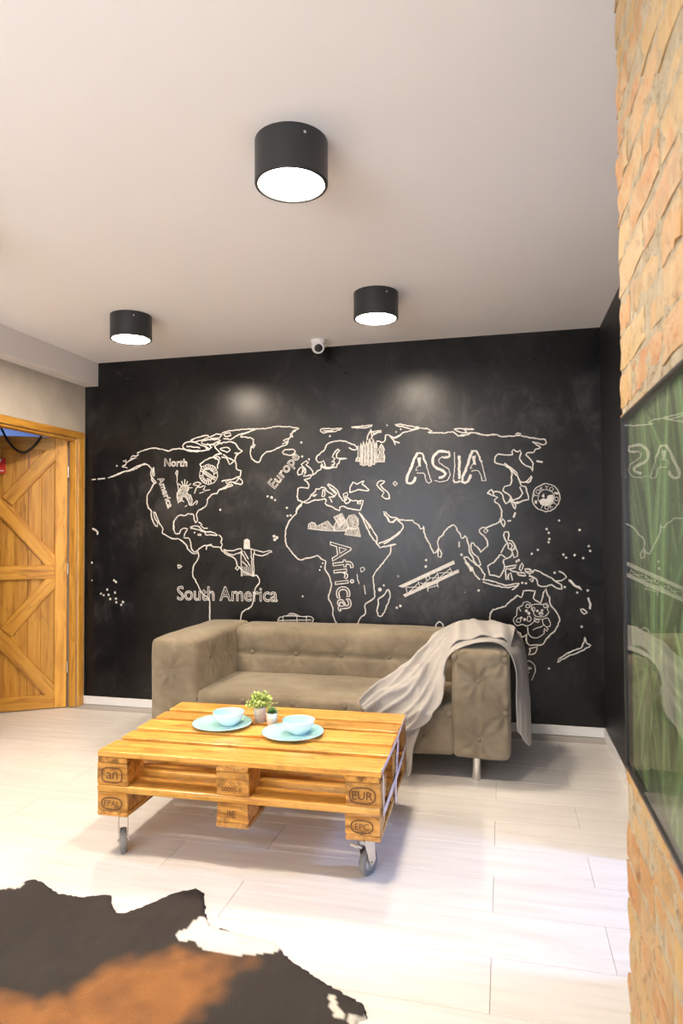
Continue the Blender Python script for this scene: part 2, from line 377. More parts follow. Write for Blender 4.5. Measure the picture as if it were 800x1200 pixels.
for k in range(npl):
    board('plank', DH, pw-0.0006, 0.022, M['door_wood'], door, (pw*(k+0.5), -0.012, DH/2), (0, -PI/2, PI/2), variant='d%d' % (k % 3))
for xx in (0.043, DW-0.043): board('stile', DH, 0.086, 0.022, M['door_wood'], door, (xx, 0.0105, DH/2), (0, -PI/2, PI/2), variant='s')
for zz, hh in ((0.052, 0.10), (1.033, 0.105), (DH-0.052, 0.10)):
    board('rail', DW-0.174, hh, 0.021, M['door_wood'], door, (DW/2, 0.010, zz), (PI/2, 0, 0), variant='r%.2f' % zz)
for za, zb in ((0.102, 0.98), (1.086, DH-0.102)):
    x0, x1 = 0.088, DW-0.088; L = math.hypot(x1-x0, zb-za)*1.03; an = math.atan2(zb-za, x1-x0)
    for s in (1, -1):
        if s == 1: board('brace', L, 0.10, 0.018, M['door_wood'], door, ((x0+x1)/2, 0.008, (za+zb)/2), (PI/2, -an, 0), variant='b%.2f' % za)
        else:
            for t in (-1, 1):   # the crossing brace is cut in two at the middle
                Lh = L/2-0.062
                board('brace', Lh, 0.10, 0.018, M['door_wood'], door, ((x0+x1)/2+t*math.cos(an)*(Lh/2+0.062), 0.008, (za+zb)/2-t*math.sin(an)*(Lh/2+0.062)), (PI/2, an, 0), variant='h%.2f' % za)
for zz in (0.3, 1.05, 1.8): obj('hinge', box_mesh('hinge', -0.012, 0.0, -0.02, 0.012, zz-0.045, zz+0.045, bevel=0.003), M['zinc'], door)
def door_pt(s, off, z):
    return Vector((-0.068, -0.122, 0.006)) + Vector((math.cos(DA)*s - math.sin(DA)*off, math.sin(DA)*s + math.cos(DA)*off, z))
pts = []
for k in range(17):
    t = k/16; s = 0.165 + 0.31*t; pts.append(door_pt(s, 0.045, 1.935 + 0.60*(t-0.45)**2 + 0.14*max(0, (t-0.45))**2 + 0.10*max(0, 0.45-t)))
tag(obj('hanging_cord', tube_mesh('hanging_cord', pts, 0.008), M['cord'], smooth=True), 'black cord sagging across the top of the wooden door', 'cord')

def text_mesh_2d(body, size=1.0):
    c = bpy.data.curves.new('txt', 'FONT'); c.body = body; c.size = size; c.resolution_u = 3
    o = bpy.data.objects.new('txt', c); COL.objects.link(o)
    dg = bpy.context.evaluated_depsgraph_get(); me = o.evaluated_get(dg).to_mesh()
    vs = [(v.co.x, v.co.y) for v in me.vertices]; fs = [tuple(p.vertices) for p in me.polygons]
    o.evaluated_get(dg).to_mesh_clear(); bpy.data.objects.remove(o); bpy.data.curves.remove(c)
    return vs, fs
def text_loops(vs, fs):
    key = {}; idx = []
    for x, y in vs: idx.append(key.setdefault((round(x, 5), round(y, 5)), len(key)))
    inv = {i: k for k, i in key.items()}
    cnt = {}
    for f in fs:
        g = [idx[i] for i in f]
        for a, b in zip(g, g[1:]+g[:1]):
            if a != b: cnt[frozenset((a, b))] = cnt.get(frozenset((a, b)), 0)+1
    adj = {}
    for e, n in cnt.items():
        if n == 1:
            a, b = tuple(e); adj.setdefault(a, []).append(b); adj.setdefault(b, []).append(a)
    seen, loops = set(), []
    for s in adj:
        if s in seen: continue
        lp = [s]; seen.add(s); cur = s
        while True:
            nx = [n for n in adj[cur] if n not in seen]
            if not nx: break
            cur = nx[0]; seen.add(cur); lp.append(cur)
        if len(lp) > 2: loops.append([inv[i] for i in lp] + [inv[lp[0]]])
    return loops

sg = tag(empty('warning_sign', door_pt(0.49, 0.0225, 1.836), DA), 'small square red sign with a white numeral on the wooden door', 'sign')
obj('plate', box_mesh('plate', -0.062, 0.062, 0, 0.003, -0.058, 0.058, bevel=0.001), M['red'], sg)
tv, tf = text_mesh_2d('7', 0.10)
obj('numeral', mesh_from('numeral', [(0.012-x, 0.0036, y-0.020) for x, y in tv], tf), M['white'], sg)
obj('text_line', box_mesh('text_line', -0.052, 0.05, 0.003, 0.0036, -0.043, -0.035), M['white'], sg)

# ------------------------------------------------------------------ brick wall
bw = tag(obj('wall_brick', box_mesh('wall_brick', XBR+0.0016, W+0.02, YB, YBR-0.010, 0, H), M['mortar']), 'rough old orange and yellow brick wall with the framed leaf picture', 'wall', kind='structure')
def brick_mesh(L, seed):
    rnd = random.Random(seed); hh, dd = 0.064, 0.11
    bm = bmesh.new(); bmesh.ops.create_grid(bm, x_segments=5, y_segments=3, size=0.5)
    vs = {}
    for v in bm.verts: v.co = Vector((0, v.co.x*L, v.co.y*hh))
    edge = [e for e in bm.edges if e.is_boundary]
    r = bmesh.ops.extrude_edge_only(bm, edges=edge)
    for g in r['geom']:
        if isinstance(g, bmesh.types.BMVert): g.co.x += dd; g.select = True
    for v in bm.verts:
        if v.co.x < 0.01:
            ex = 1 - abs(v.co.y)/(L/2); ez = 1 - abs(v.co.z)/(hh/2)
            v.co.x += rnd.uniform(-0.0022, 0.0018) + (0.0032*rnd.random() if min(ex, ez) < 0.02 else 0)
            v.co.y += rnd.uniform(-0.004, 0.004); v.co.z += rnd.uniform(-0.004, 0.004)
    bmesh.ops.recalc_face_normals(bm, faces=bm.faces)
    m = bm_mesh('brick', bm)
    for p in m.polygons: p.use_smooth = True
    m.set_sharp_from_angle(angle=math.radians(50)); return m
BR = {L: [brick_mesh(L, 100*L+i) for i in range(5)] for L in (0.245, 0.118)}
PITCH_B = 0.0763
for c in range(35):
    z = 0.037 + c*PITCH_B; yy = YBR + random.uniform(-0.004, 0.004); head = c % 2
    n = 0
    while yy > -4.55:
        L = 0.118 if (head and n == 0) or (n > 0 and random.random() < 0.22) else 0.245
        me = random.choice(BR[L]); g = random.uniform(0.008, 0.014)
        o = obj('brick', me, M['brick'], bw, (XBR+random.uniform(-0.0015, 0.0015), yy-L/2, z+random.uniform(-0.002, 0.002)), (0, random.uniform(-.02, .02), random.uniform(-.006, .006)))
        yy -= L+g; n += 1

# ------------------------------------------------------------------ framed leaf print on the brick wall
PY1, PY0, PZ0, PZ1 = -3.285, -4.22, 0.918, 1.566
PX = XBR-0.010
pic = tag(empty('framed_leaf_print', (PX, (PY0+PY1)/2, PZ0)), 'black framed glazed print of tall green leaves on the brick wall', 'picture')
fw = 0.009
hw, hz = (PY1-PY0)/2, PZ1-PZ0
for a in ((-0.016, 0.0, hw-fw, hw, 0, hz), (-0.016, 0.0, -hw, -hw+fw, 0, hz), (-0.016, 0.0, -hw+fw, hw-fw, 0, fw), (-0.016, 0.0, -hw+fw, hw-fw, hz-fw, hz)):
    obj('frame_bar', box_mesh('frame_bar', *a, bevel=0.0015), M['frame_black'], pic)
NX, NZ = 230, 160
yy, zz = np.meshgrid(np.linspace(-hw+fw, hw-fw, NX), np.linspace(fw, hz-fw, NZ))
rng = np.random.RandomState(5)
colr = np.zeros((NZ, NX, 3)); colr[:] = (0.035, 0.065, 0.025)
colr *= (0.75+0.5*zz/hz)[..., None]
for k in range(150):                     # printed leaf blades, drawn back to front
    y0 = rng.uniform(-hw, hw); z0 = rng.uniform(-0.2, 0.45); ln = rng.uniform(0.25, 0.6); an = rng.uniform(-0.75, 0.75); cv = rng.uniform(-0.8, 0.8); wd = rng.uniform(0.014, 0.045)
    d1 = (yy-y0)*math.sin(an) + (zz-z0)*math.cos(an); d2 = (yy-y0)*math.cos(an) - (zz-z0)*math.sin(an) - cv*d1**2*0.9
    t = d1/ln; wloc = wd*np.clip(np.sin(np.clip(t, 0, 1)*PI), 0, 1)**0.6
    ins = (t > 0) & (t < 1) & (np.abs(d2) < wloc)
    sh = rng.uniform(0.4, 1.5)*(0.65 + 0.35*k/150)
    c = np.array((0.082, 0.138, 0.052))*sh
    side = np.where(d2 > 0, 1.12, 0.82)
    colr[ins] = (c[None]*side[ins][:, None])
    colr[ins & (np.abs(d2) < wd*0.10)] = c*1.9
    colr[ins & (np.abs(np.abs(d2)-wloc) < 0.002)] = c*0.5
vs = [(-0.004, a, b) for a, b in zip(yy.ravel(), zz.ravel())]
fs = [(j*NX+i, (j+1)*NX+i, (j+1)*NX+i+1, j*NX+i+1) for j in range(NZ-1) for i in range(NX-1)]
pm = mesh_from('print', vs, fs); ca = pm.color_attributes.new('Col', 'FLOAT_COLOR', 'POINT')
ca.data.foreach_set('color', np.concatenate([colr.reshape(-1, 3), np.ones((NX*NZ, 1))], 1).ravel().astype(np.float32))
obj('print', pm, M['print'], pic)
obj('glass_pane', box_mesh('glass_pane', -0.013, -0.010, -hw+fw, hw-fw, fw, hz-fw), M['glass'], pic)

# ------------------------------------------------------------------ ceiling downlights
LR, LH = 0.124, 0.147
def lathe_lamp():
    body = lathe_mesh('housing', [(0, 0), (LR, 0), (LR, -LH+0.004), (LR-0.003, -LH), (LR-0.011, -LH), (LR-0.014, -LH+0.004), (LR-0.014, -LH+0.02), (0, -LH+0.03)], 48)
    diff = lathe_mesh('diffuser', [(0, -LH+0.0095), (LR-0.0145, -LH+0.0095), (LR-0.0145, -LH+0.015), (0, -LH+0.015)], 32)
    scr = tube_mesh('screw', [(0, 0, 0), (0.004, 0, 0)], 0.005, 10)
    return body, diff, scr
lb, ld, ls = lathe_lamp()
LB = 'black cylindrical ceiling downlight '
for x, y_, lab in ((2.519, -2.481, LB+'above the pallet table'), (2.527, -0.985, LB+'above the sofa near the security camera'), (0.994, -0.971, LB+'between the sofa and the ceiling beam'),
                   (0.99, -2.481, LB+'over the floor between the plaster wall and the table')):
    L_ = tag(empty('ceiling_downlight', (x, y_, H)), lab, 'ceiling light', 'black ceiling downlights')
    for nm, me, mt in (('housing', lb, 'black_metal'), ('diffuser', ld, 'diffuser')): obj(nm, me, M[mt], L_, smooth=(nm == 'housing'))
    obj('screw', ls, M['chrome'], L_, (LR*math.cos(-0.9)-0.001, LR*math.sin(-0.9), -0.03), (0, 0, -0.9))
for p in lb.polygons: p.use_smooth = True
lb.set_sharp_from_angle(angle=math.radians(35))

# ------------------------------------------------------------------ security camera
sc_ = tag(empty('security_camera', (1.965, -0.175, H)), 'small white dome security camera on the ceiling edge above the map', 'security camera')
obj('base', lathe_mesh('base', [(0, 0), (0.052, 0), (0.052, -0.012), (0.046, -0.03), (0, -0.03)], 32), M['white'], sc_, smooth=True)
bl = lathe_mesh('ball', [(0.0, 0.05), (0.02, 0.046), (0.036, 0.034), (0.045, 0.014), (0.046, -0.004), (0.042, -0.02), (0.034, -0.03), (0.033, -0.028), (0, -0.028)], 28)
ball = obj('ball', bl, M['white'], sc_, (0.0, -0.005, -0.048), None, True)
ball.rotation_euler = Vector((0.45, -1.0, -0.62)).to_track_quat('-Z', 'Y').to_euler()
obj('lens', lathe_mesh('lens', [(0, -0.033), (0.012, -0.032), (0.026, -0.0285), (0.031, -0.0275), (0, -0.0275)], 24), M['black_metal'], ball, smooth=True)

# ------------------------------------------------------------------ chalk mural on the back wall (x, z in millimetres on the wall)
MURAL = {
  'north_america_coastline': [
    ('l', 13, '66,1753 96,1755'),
    ('l', 13, '119,1756 179,1760'),
    ('l', 11, '209,1764 292,1788 366,1811 440,1825 505,1856 527,1859'),
    ('l', 11, '232,1770 329,1804 403,1822 454,1844 520,1865 568,1841 583,1821 576,1782 593,1755 622,1718 608,1709 586,1739 583,1768'),
    ('l', 11, '373,1837 329,1851 358,1860 366,1877 417,1905 454,1910 402,1908 410,1925 461,1930 472,1936 458,1947 512,1968 585,1983 658,1976 722,1958 773,1970 844,1970 886,1956 942,1947 1026,1951 1061,1959 1082,1975'),
    ('l', 11, '339,1891 365,1900 366,1885 339,1891'),
    ('l', 11, '603,1709 579,1670 550,1624 546,1572 555,1526 579,1506 584,1460 594,1427 616,1388 633,1377 637,1401 608,1460 601,1490 615,1486 630,1453 652,1407 681,1361'),
    ('l', 11, '600,1834 605,1768 593,1775 596,1827'),
    ('l', 11, '681,1361 673,1335 724,1303 774,1287 816,1283 873,1244 887,1212 922,1180 957,1174 971,1187'),
    ('l', 11, '773,1426 771,1374 785,1328 816,1325 830,1354 851,1367 884,1363 880,1348 859,1315 856,1293 901,1289 911,1244 918,1212 943,1187 971,1200'),
    ('l', 11, '766,1361 771,1413 802,1458 830,1467 865,1460 887,1474 929,1470 943,1425 954,1409 968,1424 960,1463 971,1495 1040,1539 1047,1578 1082,1616 1123,1628 1144,1653 1165,1661'),
    ('l', 11, '1144,1653 1179,1665 1240,1696 1254,1683 1165,1659'),
    ('l', 11, '1165,1716 1233,1728 1199,1709 1206,1693 1233,1712 1274,1708 1301,1736 1326,1719 1322,1690 1261,1704'),
    ('l', 11, '1233,1725 1295,1745 1312,1751 1315,1789 1281,1809 1278,1841 1267,1867 1227,1840 1220,1862 1199,1888 1165,1898'),
    ('l', 11, '1130,1813 1130,1839 1144,1864 1124,1884 1096,1898'),
    ('l', 11, '999,1823 985,1847 1026,1876 1082,1898 1124,1916 1151,1922'),
    ('l', 11, '1117,1884 1103,1891 1130,1903 1151,1883'),
    ('l', 11, '1165,1921 1124,1954 1110,1981 1144,1999 1220,2009 1274,1997 1302,1955 1331,1935 1295,1917 1272,1886 1267,1867 1233,1881 1179,1914'),
    ('l', 11, '1151,1960 1206,1971 1233,1951 1206,1933 1179,1946 1151,1960'),
    ('l', 11, '1268,1924 1288,1930 1281,1911'),
    ('l', 11, '844,1990 879,2021 928,2019 985,1998 1026,1983 1061,1963 1012,1952 914,1955 858,1970 844,1990'),
    ('l', 11, '914,2033 963,2050 1033,2063 1061,2053 1005,2032 942,2021 914,2033'),
    ('l', 11, '1068,2053 1124,2070 1165,2068 1144,2044 1096,2039 1068,2053'),
    ('l', 11, '999,2017 1068,2034 1151,2024 1096,2000 1026,1996 999,2017'),
    ('l', 11, '1047,2002 1075,1982 1061,1957 1033,1970'),
    ('l', 11, '1165,2075 1220,2092 1302,2098 1430,2096 1356,2074 1288,2057 1233,2028 1179,2036'),
    ('l', 11, '1179,2068 1227,2079 1240,2059 1192,2051 1179,2068'),
    ('l', 11, '1096,1988 1124,2012 1165,1998'),
    ('l', 11, '879,1988 942,1980 985,1972'),
    ('l', 9, '929,1696 971,1714 996,1701 971,1688 929,1696'),
    ('l', 9, '943,1631 957,1669 978,1682'),
    ('l', 9, '978,1675 1027,1681 1013,1655'),
    ('l', 9, '985,1630 1020,1640'),
    ('l', 9, '1027,1649 1068,1654'),
    ('l', 9, '929,1541 957,1573 967,1566 957,1547'),
  ],
  'greenland_coastline': [
    ('l', 11, '1315,2044 1329,2062 1383,2079 1430,2096 1497,2097 1583,2107 1675,2105 1767,2089 1721,2072 1714,2041 1688,2011 1675,1974 1622,1957 1570,1936 1503,1917 1476,1886 1456,1851 1416,1869 1393,1908 1396,1958 1416,1977 1414,2021 1390,2034 1322,2041'),
    ('l', 11, '1741,2071 1701,2048 1721,2028'),
    ('l', 11, '1688,2017 1649,2006 1688,1992 1642,1979'),
    ('l', 11, '1410,1989 1430,1979 1416,1958 1399,1971'),
  ],
  'iceland_coastline': [
    ('l', 11, '1642,1919 1662,1937 1727,1935 1740,1922 1720,1897 1668,1899 1642,1919'),
  ],
  'caribbean_coastline': [
    ('l', 11, '908,1373 936,1386 978,1379 1006,1354 1041,1337 971,1354 936,1363 908,1373'),
    ('l', 11, '943,1425 957,1409'),
    ('l', 11, '978,1411 1006,1392 992,1386 1020,1366 1047,1366'),
    ('l', 11, '1027,1334 1075,1340 1130,1315 1082,1315 1034,1319 1027,1334'),
    ('l', 11, '1144,1315 1165,1289 1158,1257 1171,1245 1158,1219'),
    ('l', 11, '971,1322 992,1321 992,1311 971,1311 971,1322'),
  ],
  'south_america_coastline': [
    ('l', 11, '971,1187 978,1155 964,1123 936,1084 929,1039 929,1013 964,950 1006,880 1054,849 1066,830 1068,665'),
    ('l', 11, '971,1200 992,1221 1041,1238 1075,1234 1096,1225 1151,1222 1165,1200 1206,1169 1253,1150 1280,1118 1287,1091'),
    ('l', 11, '1287,1086 1303,1073 1287,1055 1271,1070 1287,1086'),
    ('l', 11, '1303,1078 1341,1043 1408,1016 1441,1017 1459,988 1455,957 1428,919 1415,869 1408,818 1388,778 1341,760 1320,735 1316,703 1307,672'),
    ('l', 11, '1038,1206 1043,1232 1082,1245'),
    ('l', 13, '805,1087 838,1077 809,1063 805,1087'),
  ],
  'europe_coastline': [
    ('l', 11, '2142,1935 2160,1920 2184,1915 2203,1928 2198,1942 2161,1962 2086,1987 2019,1982 1976,1959 1962,1932 1933,1905 1900,1878 1899,1850 1914,1836 1933,1840 1954,1846 1966,1816 1966,1798 1990,1797 2019,1805 2033,1823 2028,1847 2038,1860 2019,1874 2033,1897 2057,1924 2071,1916 2052,1892 2045,1864 2061,1859 2123,1859 2071,1850 2066,1827 2052,1823 2047,1800 1990,1792 1957,1793 1938,1803 1933,1826 1933,1785 1904,1776 1894,1758 1865,1745 1851,1726 1827,1720 1803,1716 1827,1699 1844,1676 1841,1654 1763,1654 1758,1566 1778,1563 1792,1551 1826,1560 1845,1574 1860,1601 1889,1628 1894,1644 1918,1642 1942,1655 1961,1650 1975,1631 2008,1608 2027,1594 2018,1580 2032,1589 2046,1607'),
    ('l', 11, '1942,1826 1947,1807 1961,1807'),
    ('l', 11, '2014,1838 2033,1842 2033,1819 2014,1815'),
    ('l', 11, '2046,1607 2046,1616 2027,1635 2008,1649 1985,1668 1989,1677 2023,1654 2056,1630 2070,1593 2088,1561 2102,1556'),
    ('l', 11, '2018,1587 1989,1585 2008,1567 2013,1548'),
    ('l', 11, '2098,1606 2121,1615 2131,1597 2121,1583 2140,1574 2149,1555 2121,1537 2107,1547 2112,1565 2098,1593 2098,1606'),
    ('l', 11, '2112,1592 2121,1565 2107,1556'),
    ('l', 11, '2145,1619 2150,1656 2169,1687 2187,1682 2196,1673 2220,1686 2248,1695 2234,1672 2252,1661 2284,1635 2280,1623 2247,1627 2206,1635 2178,1623 2145,1615'),
    ('l', 11, '2145,1565 2168,1555 2196,1559 2205,1550 2242,1559 2237,1527 2223,1491'),
    ('l', 11, '1946,1641 1959,1636 1956,1590 1941,1591 1946,1641'),
    ('l', 11, '1999,1649 2032,1617 2046,1616'),
    ('l', 11, '1865,1596 1884,1605 1903,1605 1884,1591 1865,1596'),
    ('l', 11, '2200,1544 2224,1550 2222,1536 2200,1536'),
  ],
  'british_isles_coastline': [
    ('l', 11, '1793,1830 1808,1839 1827,1852 1837,1834 1822,1820 1846,1801 1875,1772 1870,1749 1827,1741 1803,1737 1817,1760 1803,1774 1817,1788 1798,1811 1784,1826 1793,1830'),
    ('l', 11, '1759,1780 1779,1803 1798,1802 1798,1774 1793,1756 1759,1749 1754,1766 1759,1780'),
    ('l', 11, '1808,1792 1822,1778 1817,1764'),
  ],
  'africa_coastline': [
    ('l', 11, '1743,1482 1758,1505 1782,1524 1792,1551 1836,1546 1874,1561 1922,1568 1965,1572 1975,1558 1965,1540 1979,1526 2008,1516 2036,1502 2069,1488 2069,1511 2102,1515 2130,1501 2168,1496 2205,1491 2223,1491'),
    ('l', 11, '1667,1357 1673,1376'),
    ('l', 11, '1673,1369 1699,1425 1745,1468 1752,1505 1784,1536 1791,1557'),
    ('l', 11, '1667,1363 1662,1270 1679,1227 1712,1190 1763,1137 1828,1147 1905,1163 1930,1141 1962,1129 1958,1068 1987,1026 2008,947 1986,867 2017,795 2017,747 2044,681'),
    ('l', 11, '1693,1419 1667,1363'),
    ('l', 11, '2197,682 2216,728 2253,759 2253,825 2315,868 2318,946 2310,1018 2334,1060 2390,1126 2432,1186 2439,1234 2475,1248 2439,1242 2360,1224 2344,1246 2299,1306 2263,1372 2245,1415'),
    ('l', 11, '2263,1415 2306,1354 2336,1300 2339,1258'),
    ('l', 11, '2214,1470 2238,1427 2269,1366'),
    ('l', 11, '2226,1457 2257,1415 2287,1360'),
    ('l', 8, '2220,1079 2243,1087 2250,1071 2236,1051 2222,1053 2220,1079'),
    ('l', 8, '2193,1034 2199,998 2209,968'),
    ('l', 8, '2246,957 2254,897'),
  ],
  'madagascar_coastline': [
    ('l', 11, '2419,930 2430,888 2412,828 2375,750 2345,749 2337,797 2351,827 2345,857 2376,881 2400,906 2419,930'),
  ],
  'asia_coastline': [
    ('l', 11, '2346,1975 2395,1967 2408,2015 2444,2007 2474,1994 2511,2011'),
    ('l', 11, '2273,1990 2285,2032 2304,2049 2322,2030 2371,2046 2322,2024 2303,1995'),
    ('l', 11, '1928,2068 1960,2081 2023,2076 2067,2074 2092,2076 2073,2067 2042,2056 1991,2055 1953,2047 1928,2068'),
    ('l', 11, '2161,2083 2224,2085 2310,2089 2273,2075 2168,2079 2161,2083'),
    ('l', 11, '1953,2063 2023,2060'),
    ('l', 11, '2438,2011 2462,1995 2505,2011 2529,2025 2577,2038 2613,2045 2643,2060 2577,2071 2529,2085 2475,2090 2481,2082 2541,2064 2589,2050 2643,2056 2708,2045 2731,2032 2705,2021 2755,2019 2813,2014 2871,2018 2912,1992 2975,1997 2987,2010 3044,2002 3089,1989 3157,1989'),
    ('l', 11, '2438,2008 2462,1977 2474,1946'),
    ('l', 11, '2462,1971 2504,1957'),
    ('l', 11, '2883,2038 2930,2040 3016,2033 2952,2027 2975,2011 2918,2019 2883,2038'),
    ('l', 11, '2929,1997 2975,1997 2998,2010 3089,1992 3157,1990 3202,1975 3269,1976 3325,1977 3412,1954 3478,1946 3488,1917 3467,1912 3401,1931'),
    ('l', 11, '3401,1931 3450,1895 3417,1879 3411,1862 3362,1858 3356,1847 3378,1823 3400,1788 3397,1737 3383,1760 3334,1790 3317,1825 3323,1859 3321,1882 3307,1866 3279,1884 3266,1873 3273,1849 3167,1853 3153,1801 3200,1788 3233,1770 3261,1740 3260,1683 3254,1649 3215,1638 3204,1609 3237,1586 3254,1568 3264,1545'),
    ('l', 11, '3217,1793 3267,1758 3300,1722 3294,1711 3256,1752'),
    ('l', 11, '3300,1711 3316,1670 3349,1664 3388,1703'),
    ('l', 11, '3291,1990 3308,1997 3327,1989 3308,1983 3291,1990'),
    ('l', 11, '3102,1594 3131,1616 3142,1576 3114,1588 3102,1594'),
    ('l', 11, '3142,1599 3176,1604 3198,1586 3209,1552 3225,1523 3242,1534 3253,1557'),
    ('l', 11, '3147,1576 3170,1564 3147,1547 3180,1506 3197,1471 3187,1419 3168,1391 3128,1374 3094,1360'),
    ('l', 11, '3202,1419 3215,1402 3205,1367 3190,1396 3202,1419'),
    ('l', 14, '3427,1802 3460,1795'),
    ('l', 11, '3116,1370 3087,1358 3068,1364 3049,1345 3049,1329 3074,1302 3093,1280 3099,1237 3070,1208 3054,1192 3048,1208 3019,1241 2997,1260 2990,1218 2999,1192 3025,1169 3041,1146 3050,1107 3037,1101 3008,1133 2999,1165 2977,1191 2977,1224 2965,1270 2952,1303 2939,1290 2923,1290 2920,1316 2894,1345'),
    ('l', 11, '3089,1354 3105,1338 3089,1321 3073,1338 3089,1354'),
    ('l', 12, '2910,1263 2910,1231'),
    ('l', 11, '2390,1251 2453,1288 2499,1325 2528,1378 2491,1411 2479,1432 2454,1399 2433,1403 2425,1424 2392,1457'),
    ('l', 11, '2479,1432 2500,1415 2590,1414 2606,1394 2635,1378 2647,1353 2663,1357 2667,1373 2675,1316 2703,1260 2735,1187 2751,1191 2767,1219 2768,1280 2800,1316 2836,1360 2876,1380 2896,1352'),
    ('l', 11, '2771,1219 2791,1183 2783,1159 2767,1163 2763,1191 2771,1219'),
    ('l', 11, '2354,1252 2439,1288 2500,1335'),
    ('l', 11, '2386,1476 2404,1444 2434,1401 2470,1413 2482,1431 2440,1437 2404,1474 2386,1476'),
    ('l', 11, '2344,1675 2372,1697 2395,1689 2390,1678 2367,1665 2385,1638 2417,1614 2430,1569 2399,1570 2379,1588 2390,1610 2367,1633 2344,1665 2344,1675'),
    ('l', 11, '2470,1687 2484,1673 2469,1657 2456,1673 2470,1687'),
  ],
  'japan_coastline': [
    ('l', 11, '3316,1664 3321,1641 3348,1635 3359,1601 3369,1549 3336,1538 3303,1527 3264,1533'),
    ('l', 11, '3315,1630 3321,1613 3331,1590 3320,1567 3281,1550 3253,1534 3264,1511 3284,1487 3286,1510 3264,1533'),
    ('l', 11, '3349,1664 3371,1658 3393,1697'),
    ('l', 11, '3298,1533 3314,1527 3286,1522'),
    ('l', 11, '3253,1534 3254,1568'),
    ('l', 13, '3283,1459 3272,1430'),
    ('l', 13, '3235,1404 3252,1407'),
  ],
  'island_coastline': [
    ('l', 11, '2941,1159 2964,1159 2989,1139 3021,1110 3046,1091 3062,1062 3078,1043 3071,1007'),
    ('l', 11, '2941,1155 2954,1133 2995,1087 3014,1042 3046,1010'),
    ('l', 11, '3190,1179 3168,1160 3148,1134 3101,1101 3100,1082 3113,1043 3141,1040 3173,1028 3188,1037 3198,1070 3211,1096 3202,1128 3205,1147 3221,1151 3190,1179'),
    ('l', 11, '3221,1151 3243,1164 3262,1186'),
    ('l', 11, '3213,1331 3235,1331 3238,1309 3232,1276 3257,1270 3275,1251 3284,1218 3296,1193 3293,1167 3274,1161 3268,1180 3256,1205 3237,1225 3231,1257 3222,1270 3210,1283 3207,1309 3213,1331'),
    ('l', 11, '3222,1251 3206,1225 3187,1192'),
    ('l', 11, '3241,1257 3262,1238 3250,1218 3268,1212 3281,1238'),
    ('l', 11, '3217,1096 3249,1102 3286,1109 3273,1093 3236,1083 3220,1083 3217,1051 3219,1012'),
    ('l', 11, '3235,1012 3232,1044 3248,1057 3257,1032 3260,1009'),
    ('l', 11, '3245,1077 3267,1064 3298,1061 3335,1055 3347,1039 3304,1039 3292,1052'),
    ('l', 11, '3311,1103 3320,1126 3329,1103 3320,1071 3307,1077 3311,1103'),
    ('l', 11, '3342,1084 3372,1084 3391,1065 3372,1052 3347,1065 3342,1084'),
    ('l', 20, '2954,1126 2976,1097 2989,1068'),
    ('l', 11, '3369,1037 3413,1020 3428,975 3477,967 3499,982 3526,971 3553,955 3574,955 3569,983 3542,1000 3521,1016 3478,1044 3424,1071 3402,1077 3391,1060'),
    ('l', 11, '3542,1005 3575,1011 3602,1034 3586,1056 3559,1069'),
    ('l', 11, '3063,1010 3102,1005 3169,988 3225,974 3303,985 3258,944'),
    ('l', 11, '3068,993 3124,973 3191,962 3247,961 3291,973'),
    ('l', 11, '3369,1014 3391,1026 3385,997 3369,1014'),
    ('l', 11, '3342,1082 3370,1082 3380,1065 3353,1065'),
    ('l', 11, '3713,641 3723,608 3750,592 3718,569 3675,545 3633,527 3568,491 3541,473 3552,495 3601,531 3665,561 3686,573 3708,613 3713,641'),
    ('l', 11, '3618,1017 3649,979 3681,974 3696,946 3681,962 3638,990 3618,1017'),
    ('l', 11, '3689,823 3710,796 3731,802 3705,824 3689,823'),
    ('l', 16, '3738,897 3748,858 3747,830'),
    ('l', 16, '3628,1012 3654,979'),
    ('l', 16, '73,1367 97,1356 122,1338 114,1324'),
  ],
  'australia_coastline': [
    ('l', 11, '3113,721 3111,753 3120,797 3145,812 3180,823 3212,831 3229,856 3264,882 3292,908 3313,894 3330,923 3330,937 3354,939 3406,935 3395,906 3395,888 3422,868 3439,854 3449,889 3460,932 3474,953 3483,915 3497,894 3499,848 3529,814 3556,762 3552,730 3535,688 3500,652 3473,623 3452,590 3418,579 3391,578 3364,580 3347,594 3344,618 3348,650 3330,632 3313,631 3307,656 3283,669 3258,669'),
    ('l', 11, '3364,555 3391,563 3415,571 3408,543 3384,517 3360,516 3367,541 3364,555'),
  ],
  'island_dot': [
    ('d', 7, '284,1855'),
    ('d', 8, '1786,1986'),
    ('d', 8, '1792,1883'),
    ('d', 8, '1526,1598'),
    ('d', 8, '1584,1570'),
    ('d', 8, '1674,1512'),
    ('d', 8, '1151,1503'),
    ('d', 8, '1680,1453'),
    ('d', 8, '1703,1456'),
    ('d', 11, '1558,1589'),
    ('d', 7, '943,1334'),
    ('d', 11, '1575,1305'),
    ('d', 11, '1597,1295'),
    ('d', 11, '1581,1280'),
    ('d', 9, '68,1101'),
    ('d', 9, '264,964'),
    ('d', 9, '280,952'),
    ('d', 9, '203,892'),
    ('d', 9, '149,860'),
    ('d', 9, '173,848'),
    ('d', 9, '216,852'),
    ('d', 9, '272,870'),
    ('d', 9, '230,820'),
    ('d', 9, '280,823'),
    ('d', 9, '284,795'),
    ('d', 9, '341,799'),
    ('d', 9, '326,777'),
    ('d', 6, '69,962'),
    ('d', 7, '1844,1861'),
    ('d', 7, '2001,2023'),
    ('d', 6, '2418,2084'),
    ('d', 6, '2481,2036'),
    ('d', 6, '2415,2084'),
    ('d', 6, '2514,2052'),
    ('d', 6, '2481,2034'),
    ('d', 8, '3482,1349'),
    ('d', 8, '3496,1324'),
    ('d', 8, '3500,1283'),
